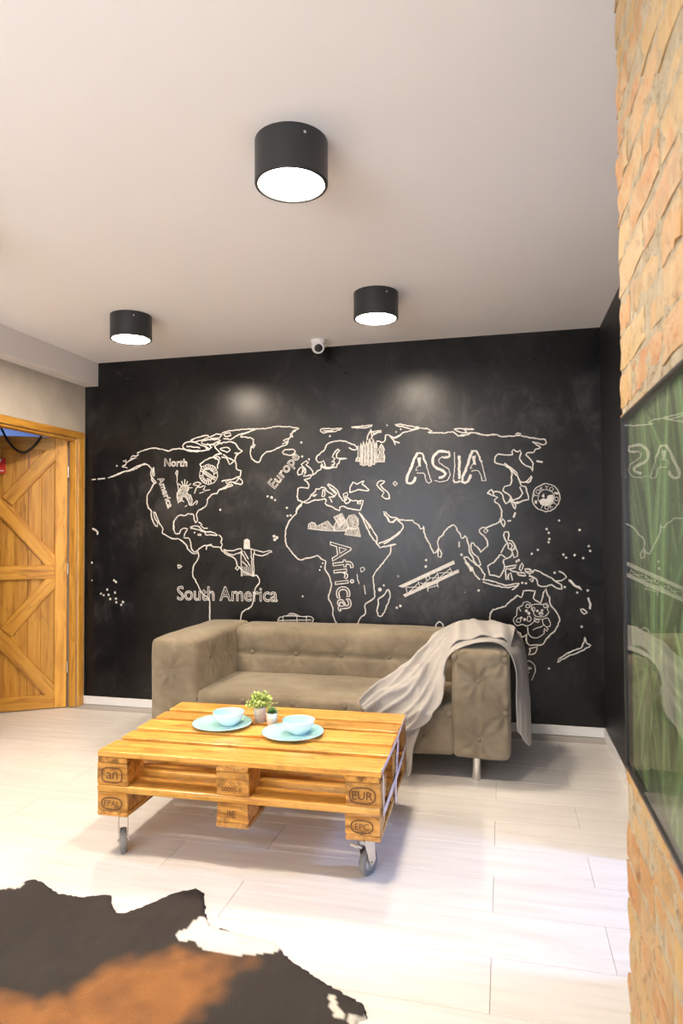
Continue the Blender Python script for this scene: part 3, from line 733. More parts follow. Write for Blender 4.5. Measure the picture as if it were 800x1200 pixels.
    ('d', 8, '3495,1262'),
    ('d', 8, '3691,1342'),
    ('d', 8, '3745,1236'),
    ('d', 8, '3754,1205'),
    ('d', 8, '3587,1180'),
    ('d', 8, '3603,1161'),
    ('d', 8, '3657,1178'),
    ('d', 8, '3710,1158'),
    ('d', 8, '3426,1211'),
    ('d', 8, '3387,1185'),
    ('d', 8, '3530,1060'),
    ('d', 8, '3592,967'),
    ('d', 8, '3670,932'),
    ('d', 8, '3735,947'),
    ('d', 8, '3695,710'),
    ('d', 8, '3487,428'),
    ('d', 8, '2939,925'),
    ('d', 8, '3037,935'),
    ('d', 8, '3288,1133'),
    ('d', 8, '3302,1142'),
    ('d', 8, '3347,988'),
    ('d', 8, '3323,991'),
    ('d', 7, '3563,1405'),
    ('d', 9, '2925,1177'),
    ('d', 9, '2684,1139'),
    ('d', 9, '2681,1094'),
    ('d', 9, '2488,1024'),
    ('d', 9, '2940,924'),
    ('d', 9, '2477,805'),
    ('d', 9, '2502,818'),
    ('d', 7, '2386,959'),
    ('d', 7, '2488,1024'),
    ('d', 7, '1792,871'),
    ('d', 13, '2358,929'),
    ('d', 6, '1943,1111'),
    ('d', 6, '1930,1086'),
    ('d', 6, '1920,1062'),
  ],
  'antarctic_island_coastline': [
    ('l', 11, '2743,675 2755,703 2771,716 2795,701 2799,677'),
  ],
  'biplane_drawing': [
    ('f', 0, '2492,955 2870,1134 2877,1115 2521,947'),
    ('f', 0, '2525,896 2902,1075 2906,1058 2537,882'),
    ('f', 0, '2668,976 2757,997 2767,985 2672,945'),
    ('l', 7, '2542,949 2550,909'),
    ('l', 7, '2628,987 2640,951'),
    ('l', 7, '2762,1050 2769,1013'),
    ('l', 7, '2846,1087 2858,1059'),
    ('l', 7, '2550,949 2632,951'),
    ('l', 7, '2558,909 2628,979'),
    ('l', 7, '2644,955 2685,992'),
    ('l', 7, '2640,983 2676,968'),
    ('l', 7, '2717,1017 2765,1017'),
    ('l', 7, '2725,1001 2762,1046'),
    ('l', 7, '2774,1018 2846,1079'),
    ('l', 7, '2774,1050 2854,1055'),
    ('l', 7, '2692,952 2694,924'),
    ('l', 7, '2757,985 2765,953'),
    ('l', 7, '2694,944 2761,965'),
    ('l', 7, '2713,1041 2726,1057'),
    ('l', 10, '2695,1032 2712,1014 2694,995 2677,1014 2695,1032'),
  ],
  'statue_drawing': [
    ('f', 0, '1344,1276 1366,1285 1384,1273 1388,1213 1341,1213'),
    ('l', 9, '1178,1207 1233,1197 1314,1213 1328,1194 1260,1169 1212,1179 1178,1207'),
    ('l', 9, '1395,1213 1475,1192 1555,1198 1555,1190 1475,1160 1422,1176'),
    ('l', 9, '1317,1194 1321,1012'),
    ('l', 9, '1422,1195 1415,1119 1421,1013'),
    ('l', 9, '1395,1213 1402,1119 1408,1013'),
    ('l', 9, '1321,1194 1355,1132 1388,1088'),
    ('l', 9, '1341,1194 1375,1138'),
    ('l', 9, '1328,1119 1368,1084'),
    ('l', 9, '1334,1169 1352,1138'),
    ('l', 6, '1332,1081 1332,1015'),
    ('l', 6, '1344,1081 1344,1016'),
    ('l', 6, '1356,1081 1356,1016'),
    ('l', 6, '1368,1081 1368,1016'),
    ('l', 6, '1380,1081 1380,1016'),
    ('l', 6, '1392,1081 1392,1016'),
    ('l', 6, '1404,1082 1404,1016'),
  ],
  'liberty_statue_drawing': [
    ('f', 0, '797,1808 807,1799 802,1770 791,1774 785,1786'),
    ('f', 0, '830,1682 851,1692 890,1690 895,1663 880,1641 890,1623 910,1618 924,1583 919,1538 900,1543 890,1574 871,1601 846,1610 837,1575 808,1562 798,1602 798,1634 817,1656'),
    ('l', 8, '796,1768 800,1718 804,1692 810,1656'),
    ('l', 8, '837,1686 812,1705'),
    ('l', 8, '846,1695 837,1722'),
    ('l', 8, '861,1695 863,1735'),
    ('l', 8, '876,1695 885,1721'),
    ('l', 8, '890,1685 911,1703'),
    ('l', 8, '895,1672 924,1673'),
    ('l', 8, '803,1602 808,1558'),
    ('l', 8, '881,1539 866,1530'),
    ('l', 8, '837,1584 856,1566'),
  ],
  'stamp_drawing': [
    ('l', 7, '1130,1769 1128,1752 1123,1737 1114,1723 1102,1711 1088,1703 1073,1698 1057,1696 1040,1698 1025,1704 1011,1713 999,1725 990,1740 985,1756 983,1772 985,1789 990,1804 999,1818 1011,1830 1025,1838 1040,1843 1057,1845 1073,1842 1088,1837 1102,1827 1114,1815 1123,1801 1128,1785 1130,1769'),
    ('l', 7, '1102,1769 1101,1759 1098,1750 1092,1741 1085,1734 1076,1729 1067,1725 1057,1725 1046,1726 1037,1729 1028,1735 1021,1743 1015,1751 1012,1761 1011,1772 1012,1782 1015,1791 1021,1800 1028,1807 1037,1812 1046,1816 1057,1816 1067,1815 1076,1811 1085,1806 1092,1798 1098,1789 1101,1780 1102,1769'),
    ('l', 10, '1103,1750 1119,1743'),
    ('l', 10, '1096,1738 1109,1727'),
    ('l', 10, '1073,1722 1078,1706'),
    ('l', 10, '1058,1720 1059,1702'),
    ('l', 10, '1044,1722 1040,1705'),
    ('l', 10, '1031,1728 1022,1713'),
    ('l', 10, '1020,1737 1007,1725'),
    ('l', 10, '1011,1749 996,1741'),
    ('l', 10, '1007,1763 990,1760'),
    ('l', 10, '1010,1791 994,1798'),
    ('l', 10, '1017,1803 1003,1814'),
    ('l', 10, '1028,1813 1018,1827'),
    ('l', 10, '1040,1819 1035,1836'),
    ('l', 10, '1055,1821 1054,1839'),
    ('l', 10, '1069,1819 1073,1836'),
    ('l', 10, '1082,1813 1091,1828'),
    ('l', 10, '1093,1804 1106,1816'),
    ('l', 10, '1102,1792 1117,1800'),
    ('l', 10, '1106,1778 1123,1781'),
    ('f', 0, '1025,1802 1092,1756 1082,1735 1015,1780'),
    ('l', 8, '1035,1806 1063,1812 1087,1792'),
    ('l', 8, '1044,1740 1068,1732'),
  ],
  'tokyo_stamp_drawing': [
    ('l', 8, '3570,1556 3568,1542 3565,1528 3560,1515 3552,1503 3543,1492 3533,1483 3521,1476 3508,1470 3495,1467 3481,1466 3468,1468 3454,1471 3442,1477 3430,1484 3419,1494 3411,1505 3403,1517 3398,1531 3395,1545 3394,1559 3396,1574 3399,1588 3404,1601 3412,1613 3421,1624 3432,1633 3443,1640 3456,1646 3470,1649 3483,1650 3497,1648 3510,1645 3523,1639 3535,1631 3545,1621 3554,1610 3561,1598 3566,1585 3569,1571 3570,1556'),
    ('l', 5, '3533,1557 3532,1546 3528,1536 3523,1526 3516,1518 3507,1512 3497,1507 3487,1505 3476,1505 3466,1508 3456,1512 3448,1519 3441,1527 3436,1537 3432,1548 3431,1559 3433,1570 3436,1580 3442,1590 3449,1598 3457,1604 3467,1609 3478,1611 3488,1610 3499,1608 3508,1603 3517,1597 3524,1588 3529,1579 3532,1568 3533,1557'),
    ('f', 0, '3440,1537 3464,1552 3484,1543 3496,1570 3522,1575 3528,1560 3521,1530 3498,1509 3463,1510 3446,1522'),
    ('f', 0, '3455,1567 3467,1582 3471,1560'),
    ('f', 0, '3539,1593 3557,1588 3556,1579 3538,1583'),
    ('f', 0, '3411,1538 3423,1538 3422,1519 3412,1523'),
  ],
  'cathedral_drawing': [
    ('f', 0, '2193,1855 2205,1869 2221,1850 2216,1835 2190,1837'),
    ('f', 0, '2222,1811 2222,1928 2225,1946 2228,1966 2234,1938 2234,1924 2233,1811'),
    ('f', 0, '2239,1804 2239,1941 2244,1959 2247,1979 2253,1951 2256,1936 2254,1804'),
    ('f', 0, '2260,1808 2260,1945 2265,1963 2269,1982 2274,1955 2277,1940 2275,1808'),
    ('f', 0, '2282,1800 2282,1962 2289,1980 2292,2000 2298,1972 2303,1958 2301,1800'),
    ('f', 0, '2307,1810 2307,1957 2314,1974 2318,1994 2324,1967 2329,1952 2327,1810'),
    ('f', 0, '2332,1824 2332,1938 2335,1956 2339,1975 2344,1948 2345,1933 2343,1824'),
    ('f', 0, '2355,1914 2364,1936 2375,1954 2387,1936 2397,1913 2390,1895 2399,1863 2396,1827 2351,1828 2351,1864 2362,1896'),
    ('l', 8, '2301,2061 2309,1988'),
    ('l', 8, '2301,2061 2273,1994 2282,1985'),
    ('l', 8, '2310,2043 2374,2048 2376,2038 2319,2024'),
    ('l', 8, '2207,1946 2207,1864'),
  ],
  'sphinx_drawing': [
    ('f', 0, '1835,1359 1839,1391 1861,1405 1886,1400 1899,1376 1982,1414 2020,1368 2032,1341 1956,1346'),
    ('f', 0, '2022,1368 2073,1460 2133,1382 2120,1343 2038,1341'),
    ('f', 0, '2026,1441 2086,1467 2113,1418 2070,1367'),
    ('f', 0, '2118,1416 2139,1450 2177,1457 2205,1427 2207,1385 2189,1355 2133,1355'),
    ('f', 0, '2120,1343 2133,1367 2189,1357 2207,1367 2222,1300 2107,1316'),
  ],
  'suitcase_drawing': [
    ('l', 7, '1603,668 1613,709 1671,725 1858,723 1858,675'),
    ('l', 7, '1671,723 1684,740 1736,745 1768,725'),
    ('l', 7, '1691,726 1704,735 1734,736 1749,725'),
    ('l', 7, '1612,693 1854,703'),
    ('l', 7, '1606,679 1854,686'),
    ('l', 7, '1749,725 1749,673'),
    ('l', 7, '1645,717 1642,670'),
    ('l', 7, '1820,722 1820,675'),
  ],
  'koala_drawing': [
    ('l', 7, '3384,839 3374,860 3354,868 3329,859 3319,837 3291,819 3284,779 3284,769 3263,750 3266,722 3290,705 3321,713 3345,707 3372,715 3393,736 3400,761'),
    ('l', 7, '3301,819 3313,802'),
    ('l', 7, '3387,846 3422,850 3459,851 3476,858 3493,841 3482,820 3489,799 3475,777 3441,766 3400,772 3392,803 3380,817 3387,846'),
    ('l', 7, '3355,696 3355,668 3371,640 3405,627 3440,643 3460,657 3460,693 3480,672 3487,693 3474,700'),
    ('l', 7, '3389,680 3416,695 3440,699 3454,713'),
    ('l', 7, '3407,754 3448,756 3475,763 3501,729 3501,711 3474,700 3454,721 3451,749'),
    ('l', 7, '3372,837 3370,831 3364,826 3356,825 3349,826 3343,830 3342,836 3344,842 3349,847 3357,849 3364,847 3370,843 3372,837'),
    ('l', 7, '3310,741 3308,733 3303,727 3297,725 3291,727 3286,733 3285,740 3287,748 3291,754 3297,756 3304,754 3308,749 3310,741'),
    ('l', 7, '3378,754 3377,746 3373,739 3367,735 3361,735 3356,739 3352,745 3351,753 3352,761 3356,767 3362,771 3368,771 3373,768 3377,762 3378,754'),
    ('l', 7, '3480,839 3479,833 3475,828 3469,826 3463,828 3459,833 3457,839 3459,845 3463,850 3469,852 3475,850 3479,846 3480,839'),
    ('l', 7, '3451,789 3450,783 3445,779 3438,778 3432,779 3427,783 3426,788 3427,793 3432,797 3439,799 3445,798 3450,794 3451,789'),
    ('l', 7, '3402,816 3400,809 3396,804 3391,804 3387,809 3386,816 3387,824 3392,828 3397,828 3401,824 3402,816'),
    ('l', 7, '3428,739 3425,733 3419,729 3412,729 3406,733 3403,739 3406,745 3412,749 3419,749 3426,746 3428,739'),
    ('d', 10, '3363,789'),
    ('d', 10, '3336,748'),
    ('d', 10, '3348,804'),
    ('d', 8, '3418,806'),
    ('d', 8, '3448,811'),
    ('d', 8, '3438,794'),
    ('d', 8, '3315,759'),
  ],
  'kangaroo_drawing': [
    ('l', 7, '3325,455 3356,474 3386,458 3400,423 3396,388 3375,348'),
    ('l', 7, '3305,514 3326,515 3332,498 3318,476'),
    ('l', 7, '3331,392 3362,400'),
    ('l', 7, '3337,343 3358,351'),
    ('f', 0, '3328,423 3349,438 3379,426 3355,415'),
    ('f', 0, '3315,486 3332,498 3329,483'),
  ],
  'asia_lettering': [
    ('l', 22, '2613,1711 2597,1678 2576,1667 2555,1675 2551,1696 2581,1773 2606,1838 2627,1878'),
    ('l', 22, '2991,1718 2971,1675 2951,1667 2931,1675 2935,1695 2968,1779 2992,1851 3004,1883'),
    ('l', 22, '2849,1855 2837,1843 2825,1848'),
    ('l', 22, '2845,1880 2817,1885 2777,1886 2749,1866 2732,1834 2736,1802 2760,1773 2800,1755 2820,1734 2816,1718 2796,1707 2780,1707'),
    ('l', 22, '2917,1849 2914,1764 2915,1700'),
    ('l', 15, '2627,1880 2643,1884 2664,1877 2675,1840 2689,1807'),
    ('l', 15, '3004,1883 3032,1882 3047,1857 3055,1825 3066,1808'),
    ('l', 15, '2849,1875 2851,1855 2837,1843 2801,1849'),
    ('l', 15, '2876,1689 2879,1673 2903,1672 2919,1680'),
    ('l', 7, '2689,1807 2699,1762 2723,1680 2690,1681 2675,1738 2626,1743'),
    ('l', 7, '3066,1808 3077,1744 3094,1680 3069,1680 3046,1743 2999,1746'),
    ('l', 7, '2801,1849 2777,1829 2780,1809 2816,1783 2844,1762 2852,1726 2840,1694 2799,1677 2747,1687'),
    ('l', 7, '2885,1878 2884,1765 2874,1701'),
    ('l', 7, '2618,1762 2638,1762 2614,1764 2638,1792'),
    ('l', 7, '2987,1767 3008,1762 2991,1774 3009,1798'),
    ('f', 0, '2629,1846 2651,1849 2648,1812 2651,1788 2640,1792'),
    ('f', 0, '3004,1846 3025,1850 3019,1826 3027,1790 3013,1794'),
  ],
}

mural = tag(empty('world_map_mural', (0, 0, 0)), 'white chalk-line world map drawn across the black chalkboard wall', 'mural')
def smooth_line(p):
    out = [p[0]]; n = len(p); closed = (p[0]-p[-1]).length < 1e-4
    for i in range(n-1):
        p0 = p[i-1] if i > 0 else (p[-2] if closed else p[0]); p3 = p[i+2] if i+2 < n else (p[1] if closed else p[-1]); p1, p2 = p[i], p[i+1]
        k = max(1, min(6, int((p2-p1).length/0.014)))
        for j in range(1, k+1):
            t = j/k
            q = 0.5*((2*p1)+(p2-p0)*t+(2*p0-5*p1+4*p2-p3)*t*t+(3*p1-p0-3*p2+p3)*t**3)
            out.append(q + Vector((random.uniform(-1, 1), random.uniform(-1, 1)))*0.0030)
    out[-1] = p[-1]; return out
RIB = 0
def ribbon(V, Fc, p, w, yv):
    n = len(p)
    if n < 2: return
    closed = (p[0]-p[-1]).length < 1e-4
    b = len(V); global RIB; RIB = (RIB+1) % 23; yv -= RIB*0.00006
    for i in range(n):
        d0 = (p[i]-p[i-1]) if i > 0 else ((p[-1]-p[-2]) if closed else p[1]-p[0]); d1 = (p[i+1]-p[i]) if i < n-1 else ((p[1]-p[0]) if closed else d0)
        d = (d0.normalized() + d1.normalized()) if d0.length > 0 and d1.length > 0 else (d1 if d1.length else d0)
        if d.length < 1e-6: d = d0 if d0.length else Vector((1, 0))
        d.normalize(); nn = Vector((-d.y, d.x))*w/2*random.uniform(0.82, 1.18)
        ext = Vector((0, 0)) if closed else (-d*w*0.3 if i == 0 else (d*w*0.3 if i == n-1 else Vector((0, 0))))
        for s in (1, -1): q = p[i]+nn*s+ext; V.append((q.x, yv-random.random()*0.0004, q.y))
    for i in range(n-1): Fc.append((b+2*i, b+2*i+2, b+2*i+3, b+2*i+1))
ORDER = 0
for gname, items in MURAL.items():
    V, Fc = [], []; ORDER += 1; yv = -0.0012-0.00005*ORDER
    if gname == 'island_dot':
        for k, wd, s in items:
            V, Fc = [], []
            cx, cz = [float(t)/1000 for t in s.split(',')]; n = 10; b = len(V)
            for j in range(n): V.append((cx+wd/1000*math.cos(2*PI*j/n)*random.uniform(.85, 1.15), yv, cz+wd/1000*math.sin(2*PI*j/n)*random.uniform(.85, 1.15)))
            Fc.append(tuple(range(b, b+n)))
            obj('island_dot', mesh_from('island_dot', V, Fc), M['chalk'], mural)
        continue
    for k, wd, s in items:
        p = [Vector((float(t.split(',')[0])/1000, float(t.split(',')[1])/1000)) for t in s.split()]
        if gname == 'island_coastline' and V: obj(gname, mesh_from(gname, V, Fc), M['chalk'], mural); V, Fc = [], []
        if k == 'l': ribbon(V, Fc, smooth_line(p) if len(p) > 2 else p, wd*0.79/1000, yv)
        elif k == 'd':
            n = 9; b = len(V)
            for j in range(n): V.append((p[0].x+wd/1000*math.cos(2*PI*j/n), yv, p[0].y+wd/1000*math.sin(2*PI*j/n)))
            Fc.append(tuple(range(b, b+n)))
        else:
            # a chalked-in area: closed outline plus hatching strokes clipped to it
            ribbon(V, Fc, p+[p[0]], 0.006, yv)
            zs = [q.y for q in p]; xs = [q.x for q in p]
            solid = gname in ('biplane_drawing', 'tokyo_stamp_drawing', 'asia_lettering', 'statue_drawing')
            x = min(xs)+0.002
            while x < max(xs):
                cr = []
                for a, b2 in zip(p, p[1:]+[p[0]]):
                    if (a.x-x)*(b2.x-x) < 0: cr.append(a.y+(b2.y-a.y)*(x-a.x)/(b2.x-a.x))
                cr.sort()
                for z0, z1 in zip(cr[::2], cr[1::2]):
                    if solid: ribbon(V, Fc, [Vector((x, z0)), Vector((x, z1))], 0.0056, yv)
                    else:
                        z = z0
                        while z < z1:
                            e = min(z1, z+random.uniform(0.015, 0.06)); ribbon(V, Fc, [Vector((x, z)), Vector((x+random.uniform(-.002, .002), e))], 0.0036, yv); z = e+random.uniform(0.002, 0.010)
                x += 0.005 if solid else 0.0068
    obj(gname, mesh_from(gname, V, Fc), M['chalk'], mural)
def wall_word(nm, body, a, b, cap, lw, dbl=False):
    global ORDER
    ORDER += 1; tv, tf = text_mesh_2d(body, 1.0)
    x0 = min(x for x, y in tv); x1 = max(x for x, y in tv); ch = max(y for x, y in text_mesh_2d(body[0], 1.0)[0])
    A = Vector(a); B = Vector(b); L = (B-A).length; e = (B-A)/L; u = Vector((-e.y, e.x)); V, Fc = [], []
    for lp in text_loops(tv, tf):
        ribbon(V, Fc, [A + e*((x-x0)/(x1-x0)*L) + u*(y/ch*cap) for x, y in lp], lw, -0.0012-0.00005*ORDER)
    return obj(nm, mesh_from(nm, V, Fc), M['chalk'], mural)
wall_word('north_lettering', 'North', (0.694, 1.842), (0.880, 1.835), 0.056, 0.0052)
wall_word('america_lettering', 'America', (0.635, 1.747), (0.723, 1.519), 0.050, 0.0050)
wall_word('europe_lettering', 'Europe', (1.582, 1.651), (1.775, 1.880), 0.072, 0.0052)
wall_word('south_america_lettering', 'South America', (0.803, 0.826), (1.600, 0.830), 0.103, 0.0062)
wall_word('africa_lettering', 'Africa', (2.000, 1.264), (2.061, 0.772), 0.144, 0.0085)
V, Fc = [], []
C0 = Vector((3.482, 1.558)); RL = 0.066
for ang, ch, top in [(-77, 'T', 1), (-52, 'O', 1), (-24, 'K', 1), (4, 'Y', 1), (32, 'O', 1), (-24, 'T', 0), (3, 'O', 0), (28, 'K', 0), (54, 'Y', 0), (82, 'O', 0)]:
    tv, tf = text_mesh_2d(ch, 0.036); mx = (min(x for x, y in tv)+max(x for x, y in tv))/2; my = max(y for x, y in tv)/2
    q = math.radians(ang)
    if ang == -24 and not top: obj('tokyo_lettering', mesh_from('tokyo_lettering', V, Fc), M['chalk'], mural); V, Fc = [], []
    if top: dr = Vector((math.sin(q), math.cos(q))); up = dr
    else: dr = Vector((math.sin(q), -math.cos(q))); up = -dr
    rt = Vector((up.y, -up.x)); b = len(V)
    for x, y in tv: w_ = C0 + dr*RL + rt*(x-mx)*1.1 + up*(y-my)*1.05; V.append((w_.x, -0.0032, w_.y))
    Fc += [tuple(i+b for i in f) for f in tf]
obj('tokyo_lettering', mesh_from('tokyo_lettering', V, Fc), M['chalk'], mural)

# ------------------------------------------------------------------ sofa
def soft_box(name, x0, x1, y0, y1, z0, z1, r=0.05, step=0.022, bulge=0.0, dents=(), sags=(), wr=0.003, seed=0):
    """rounded upholstered block; dents = (point, normal, depth, sigma), seen as pulled-in buttons"""
    bm = bmesh.new(); c = Vector(((x0+x1)/2, (y0+y1)/2, (z0+z1)/2)); hs = Vector(((x1-x0)/2, (y1-y0)/2, (z1-z0)/2))
    def ticks(h):
        n = max(2, int(2*h/step)); return [-h + 2*h*i/n for i in range(n+1)]
    T = [ticks(h) for h in hs]; vid = {}
    def V(i, j, k):
        key = (i, j, k)
        if key not in vid: vid[key] = bm.verts.new((T[0][i], T[1][j], T[2][k]))
        return vid[key]
    nx, ny, nz = [len(t)-1 for t in T]
    for i in range(nx):
        for j in range(ny):
            bm.faces.new((V(i, j, 0), V(i, j+1, 0), V(i+1, j+1, 0), V(i+1, j, 0))); bm.faces.new((V(i, j, nz), V(i+1, j, nz), V(i+1, j+1, nz), V(i, j+1, nz)))
    for i in range(nx):
        for k in range(nz):
            bm.faces.new((V(i, 0, k), V(i+1, 0, k), V(i+1, 0, k+1), V(i, 0, k+1))); bm.faces.new((V(i, ny, k), V(i, ny, k+1), V(i+1, ny, k+1), V(i+1, ny, k)))
    for j in range(ny):
        for k in range(nz):
            bm.faces.new((V(0, j, k), V(0, j, k+1), V(0, j+1, k+1), V(0, j+1, k))); bm.faces.new((V(nx, j, k), V(nx, j+1, k), V(nx, j+1, k+1), V(nx, j, k+1)))
    rnd = random.Random(seed); ph = [rnd.uniform(0, 6) for _ in range(6)]
    for v in bm.verts:
        p = v.co.copy()
        q = Vector([max(-hs[a]+r, min(hs[a]-r, p[a])) for a in range(3)])
        d = p-q; nrm = d.normalized() if d.length > 0 else Vector((0, 0, 1))
        p = q + nrm*r
        e = [1-(p[a]/hs[a])**2 for a in range(3)]
        if bulge:
            for a in range(3):
                o = [b for b in range(3) if b != a]
                p[a] += math.copysign(1, p[a])*bulge*(abs(p[a])/hs[a])**3*max(0, e[o[0]])**0.6*max(0, e[o[1]])**0.6
        wv = p + c
        p += nrm*wr*(math.sin(wv.x*17+ph[0]+3*math.sin(wv.z*9))+math.sin(wv.y*21+ph[1]+2*math.sin(wv.x*7))+math.sin(wv.z*23+ph[2]+2*math.sin(wv.y*11)))/2
        for (dp, dn, dep, sg_) in dents:
            dn = Vector(dn); rel = p + c - Vector(dp)
            if nrm.dot(dn) < 0.3: continue
            tang = rel - dn*rel.dot(dn); rr = tang.length
            pull = math.exp(-rr/sg_)
            up = 0.0
            if rr > 1e-4:   # radiating pleats
                t1 = dn.cross(Vector((0, 0, 1)));  t1 = t1.normalized() if t1.length > 0.1 else Vector((1, 0, 0)); t2 = dn.cross(t1)
                th = math.atan2(tang.dot(t2), tang.dot(t1)); up = (0.40 if dep > 0.0275 and dep < 0.0285 else 0.16)*math.cos(th*9+0.6*math.sin(th*2))*math.exp(-((rr-sg_*1.4)/(sg_*1.1))**2)*(0.35+0.65*abs(math.sin(th)) if abs(dn.y) > 0.5 else 1)
            p -= dn*dep*(pull+up)
        for (ax, pos, dn, dep, sg_) in sags:      # straight pulled-in seams
            dn = Vector(dn)
            if nrm.dot(dn) < 0.3: continue
            p -= dn*dep*math.exp(-abs((p+c)[ax]-pos)/sg_)
        v.co = p + c
    bmesh.ops.recalc_face_normals(bm, faces=bm.faces)
    m = bm_mesh(name, bm)
    for f in m.polygons: f.use_smooth = True
    return m
SX0, SX1, SY0, SY1, SZ0, SZ1 = 1.145, 3.228, -1.00, -0.13, 0.135, 0.708
AWD = 0.30
sofa = tag(empty('tufted_sofa', ((SX0+SX1)/2, (SY0+SY1)/2, 0)), 'taupe suede button-tufted low sofa in front of the chalkboard map', 'sofa')
SO = Vector(((SX0+SX1)/2, (SY0+SY1)/2, 0))
btn_mesh = lathe_mesh('button', [(0, 0.011), (0.009, 0.0105), (0.015, 0.0075), (0.0175, 0.001), (0.016, -0.004), (0, -0.004)], 14)
def part(nm, me, mt, buttons=()):
    o = obj(nm, me, mt, sofa); o.location = -SO
    for (p, n, dep) in buttons:
        b = obj('button', btn_mesh, M['suede'], o, Vector(p)-Vector(n)*(dep*0.72), Vector(n).to_track_quat('Z', 'Y').to_euler(), True)
    return o
def arm(x0, x1, seed, fronts, insides):
    D = [((fx, SY0, fz), (0, -1, 0), 0.028, 0.040) for fx, fz in fronts] + [((ix, iy, iz), n, 0.026, 0.040) for ix, iy, iz, n in insides]
    me = soft_box('arm', x0, x1, SY0, SY1, SZ0, SZ1, 0.034, 0.0125, 0.010, D, (), 0.0018, seed)
    part('arm', me, M['suede'], [(d[0], d[1], d[2]) for d in D])
arm(SX1-AWD, SX1, 3, [(3.066, 0.545), (3.068, 0.238), (2.945, 0.668), (3.206, 0.660), (3.206, 0.384)], [(SX1, -0.68, 0.52, (1, 0, 0)), (SX1, -0.35, 0.52, (1, 0, 0)), (SX1-AWD, -0.62, 0.55, (-1, 0, 0))])
arm(SX0, SX0+AWD, 5, [(1.277, 0.521), (1.277, 0.24)], [(SX0, -0.68, 0.52, (-1, 0, 0)), (SX0, -0.35, 0.52, (-1, 0, 0)), (SX0+AWD, -0.78, 0.57, (1, 0, 0)), (SX0+AWD, -0.55, 0.57, (1, 0, 0))])
bx = [1.560, 1.868, 2.176, 2.486, 2.794]
D = [((x, -0.42, 0.535), (0, -1, 0), 0.034, 0.042) for x in bx]
part('backrest', soft_box('backrest', SX0+AWD-0.012, SX1-AWD+0.012, -0.42, SY1, 0.36, SZ1-0.004, 0.05, 0.0165, 0.012, D, [(2, 0.535, (0, -1, 0), 0.017, 0.010)], 0.002, 8), M['suede'], [(d[0], d[1], d[2]) for d in D])
sb = [1.432, 1.73, 2.034, 2.338, 2.636, 2.913]
D = [((x, SY0, 0.362), (0, -1, 0.0), 0.022, 0.034) for x in sb] + [((x, SY0, 0.238), (0, -1, 0), 0.022, 0.034) for x in (1.60, 1.88, 2.18, 2.48, 2.78)]
part('seat', soft_box('seat', SX0+AWD-0.02, SX1-AWD+0.02, SY0+0.001, -0.36, SZ0+0.002, 0.405, 0.036, 0.0150, 0.010, D, (), 0.0025, 11), M['suede'], [(d[0], d[1], d[2]) for d in D])
leg_me = lathe_mesh('leg', [(0, 0), (0.026, 0), (0.027, 0.006), (0.0235, 0.10), (0.0235, 0.15), (0, 0.15)], 24)
for x in (1.30, 3.05):
    for y_ in (-0.905, -0.24): obj('leg', leg_me, M['chrome'], sofa, (x-SO.x, y_-SO.y, 0), None, True)
for p in leg_me.polygons: p.use_smooth = True
leg_me.set_sharp_from_angle(angle=math.radians(40))

# ------------------------------------------------------------------ blanket over the sofa arm
def crom(P, t):
    n = len(P)-1; f = min(max(t, 0), 1)*n; i = min(int(f), n-1); t = f-i
    p1, p2 = P[i], P[i+1]; p0 = P[i-1] if i > 0 else 2*p1-p2; p3 = P[i+2] if i+2 <= n else 2*p2-p1
    return 0.5*((2*p1)+(p2-p0)*t+(2*p0-5*p1+4*p2-p3)*t*t+(3*p1-p0-3*p2+p3)*t**3)
BACK = [(2.42, -1.005, .395), (2.53, -.89, .475), (2.65, -.76, .565), (2.77, -.64, .665), (2.88, -.55, .755), (2.99, -.47, .790), (3.11, -.43, .785), (3.245, -.45, .760), (3.315, -.50, .66), (3.335, -.56, .46), (3.338, -.62, .30)]
MID = [(2.47, -1.045, .34), (2.60, -.995, .425), (2.71, -.92, .475), (2.80, -.85, .54), (2.875, -.79, .655), (2.95, -.74, .765), (3.09, -.71, .775), (3.225, -.72, .757), (3.300, -.75, .66), (3.325, -.80, .43), (3.330, -.85, .185)]
FRONT = [(2.50, -1.050, .20), (2.62, -1.052, .24), (2.74, -1.050, .285), (2.84, -1.035, .36), (2.885, -1.015, .47), (2.905, -.985, .66), (3.05, -.972, .742), (3.19, -.970, .738), (3.258, -.965, .62), (3.262, -.958, .44), (3.264, -.950, .285)]
rows = [[Vector(p) for p in R_] for R_ in (FRONT, MID, BACK)]
NU, NV = 150, 60
def blanket_pt(u, v):
    a = [crom(R_, u) for R_ in rows]; return crom(a, v)
V, Fc, UV = [], [], []
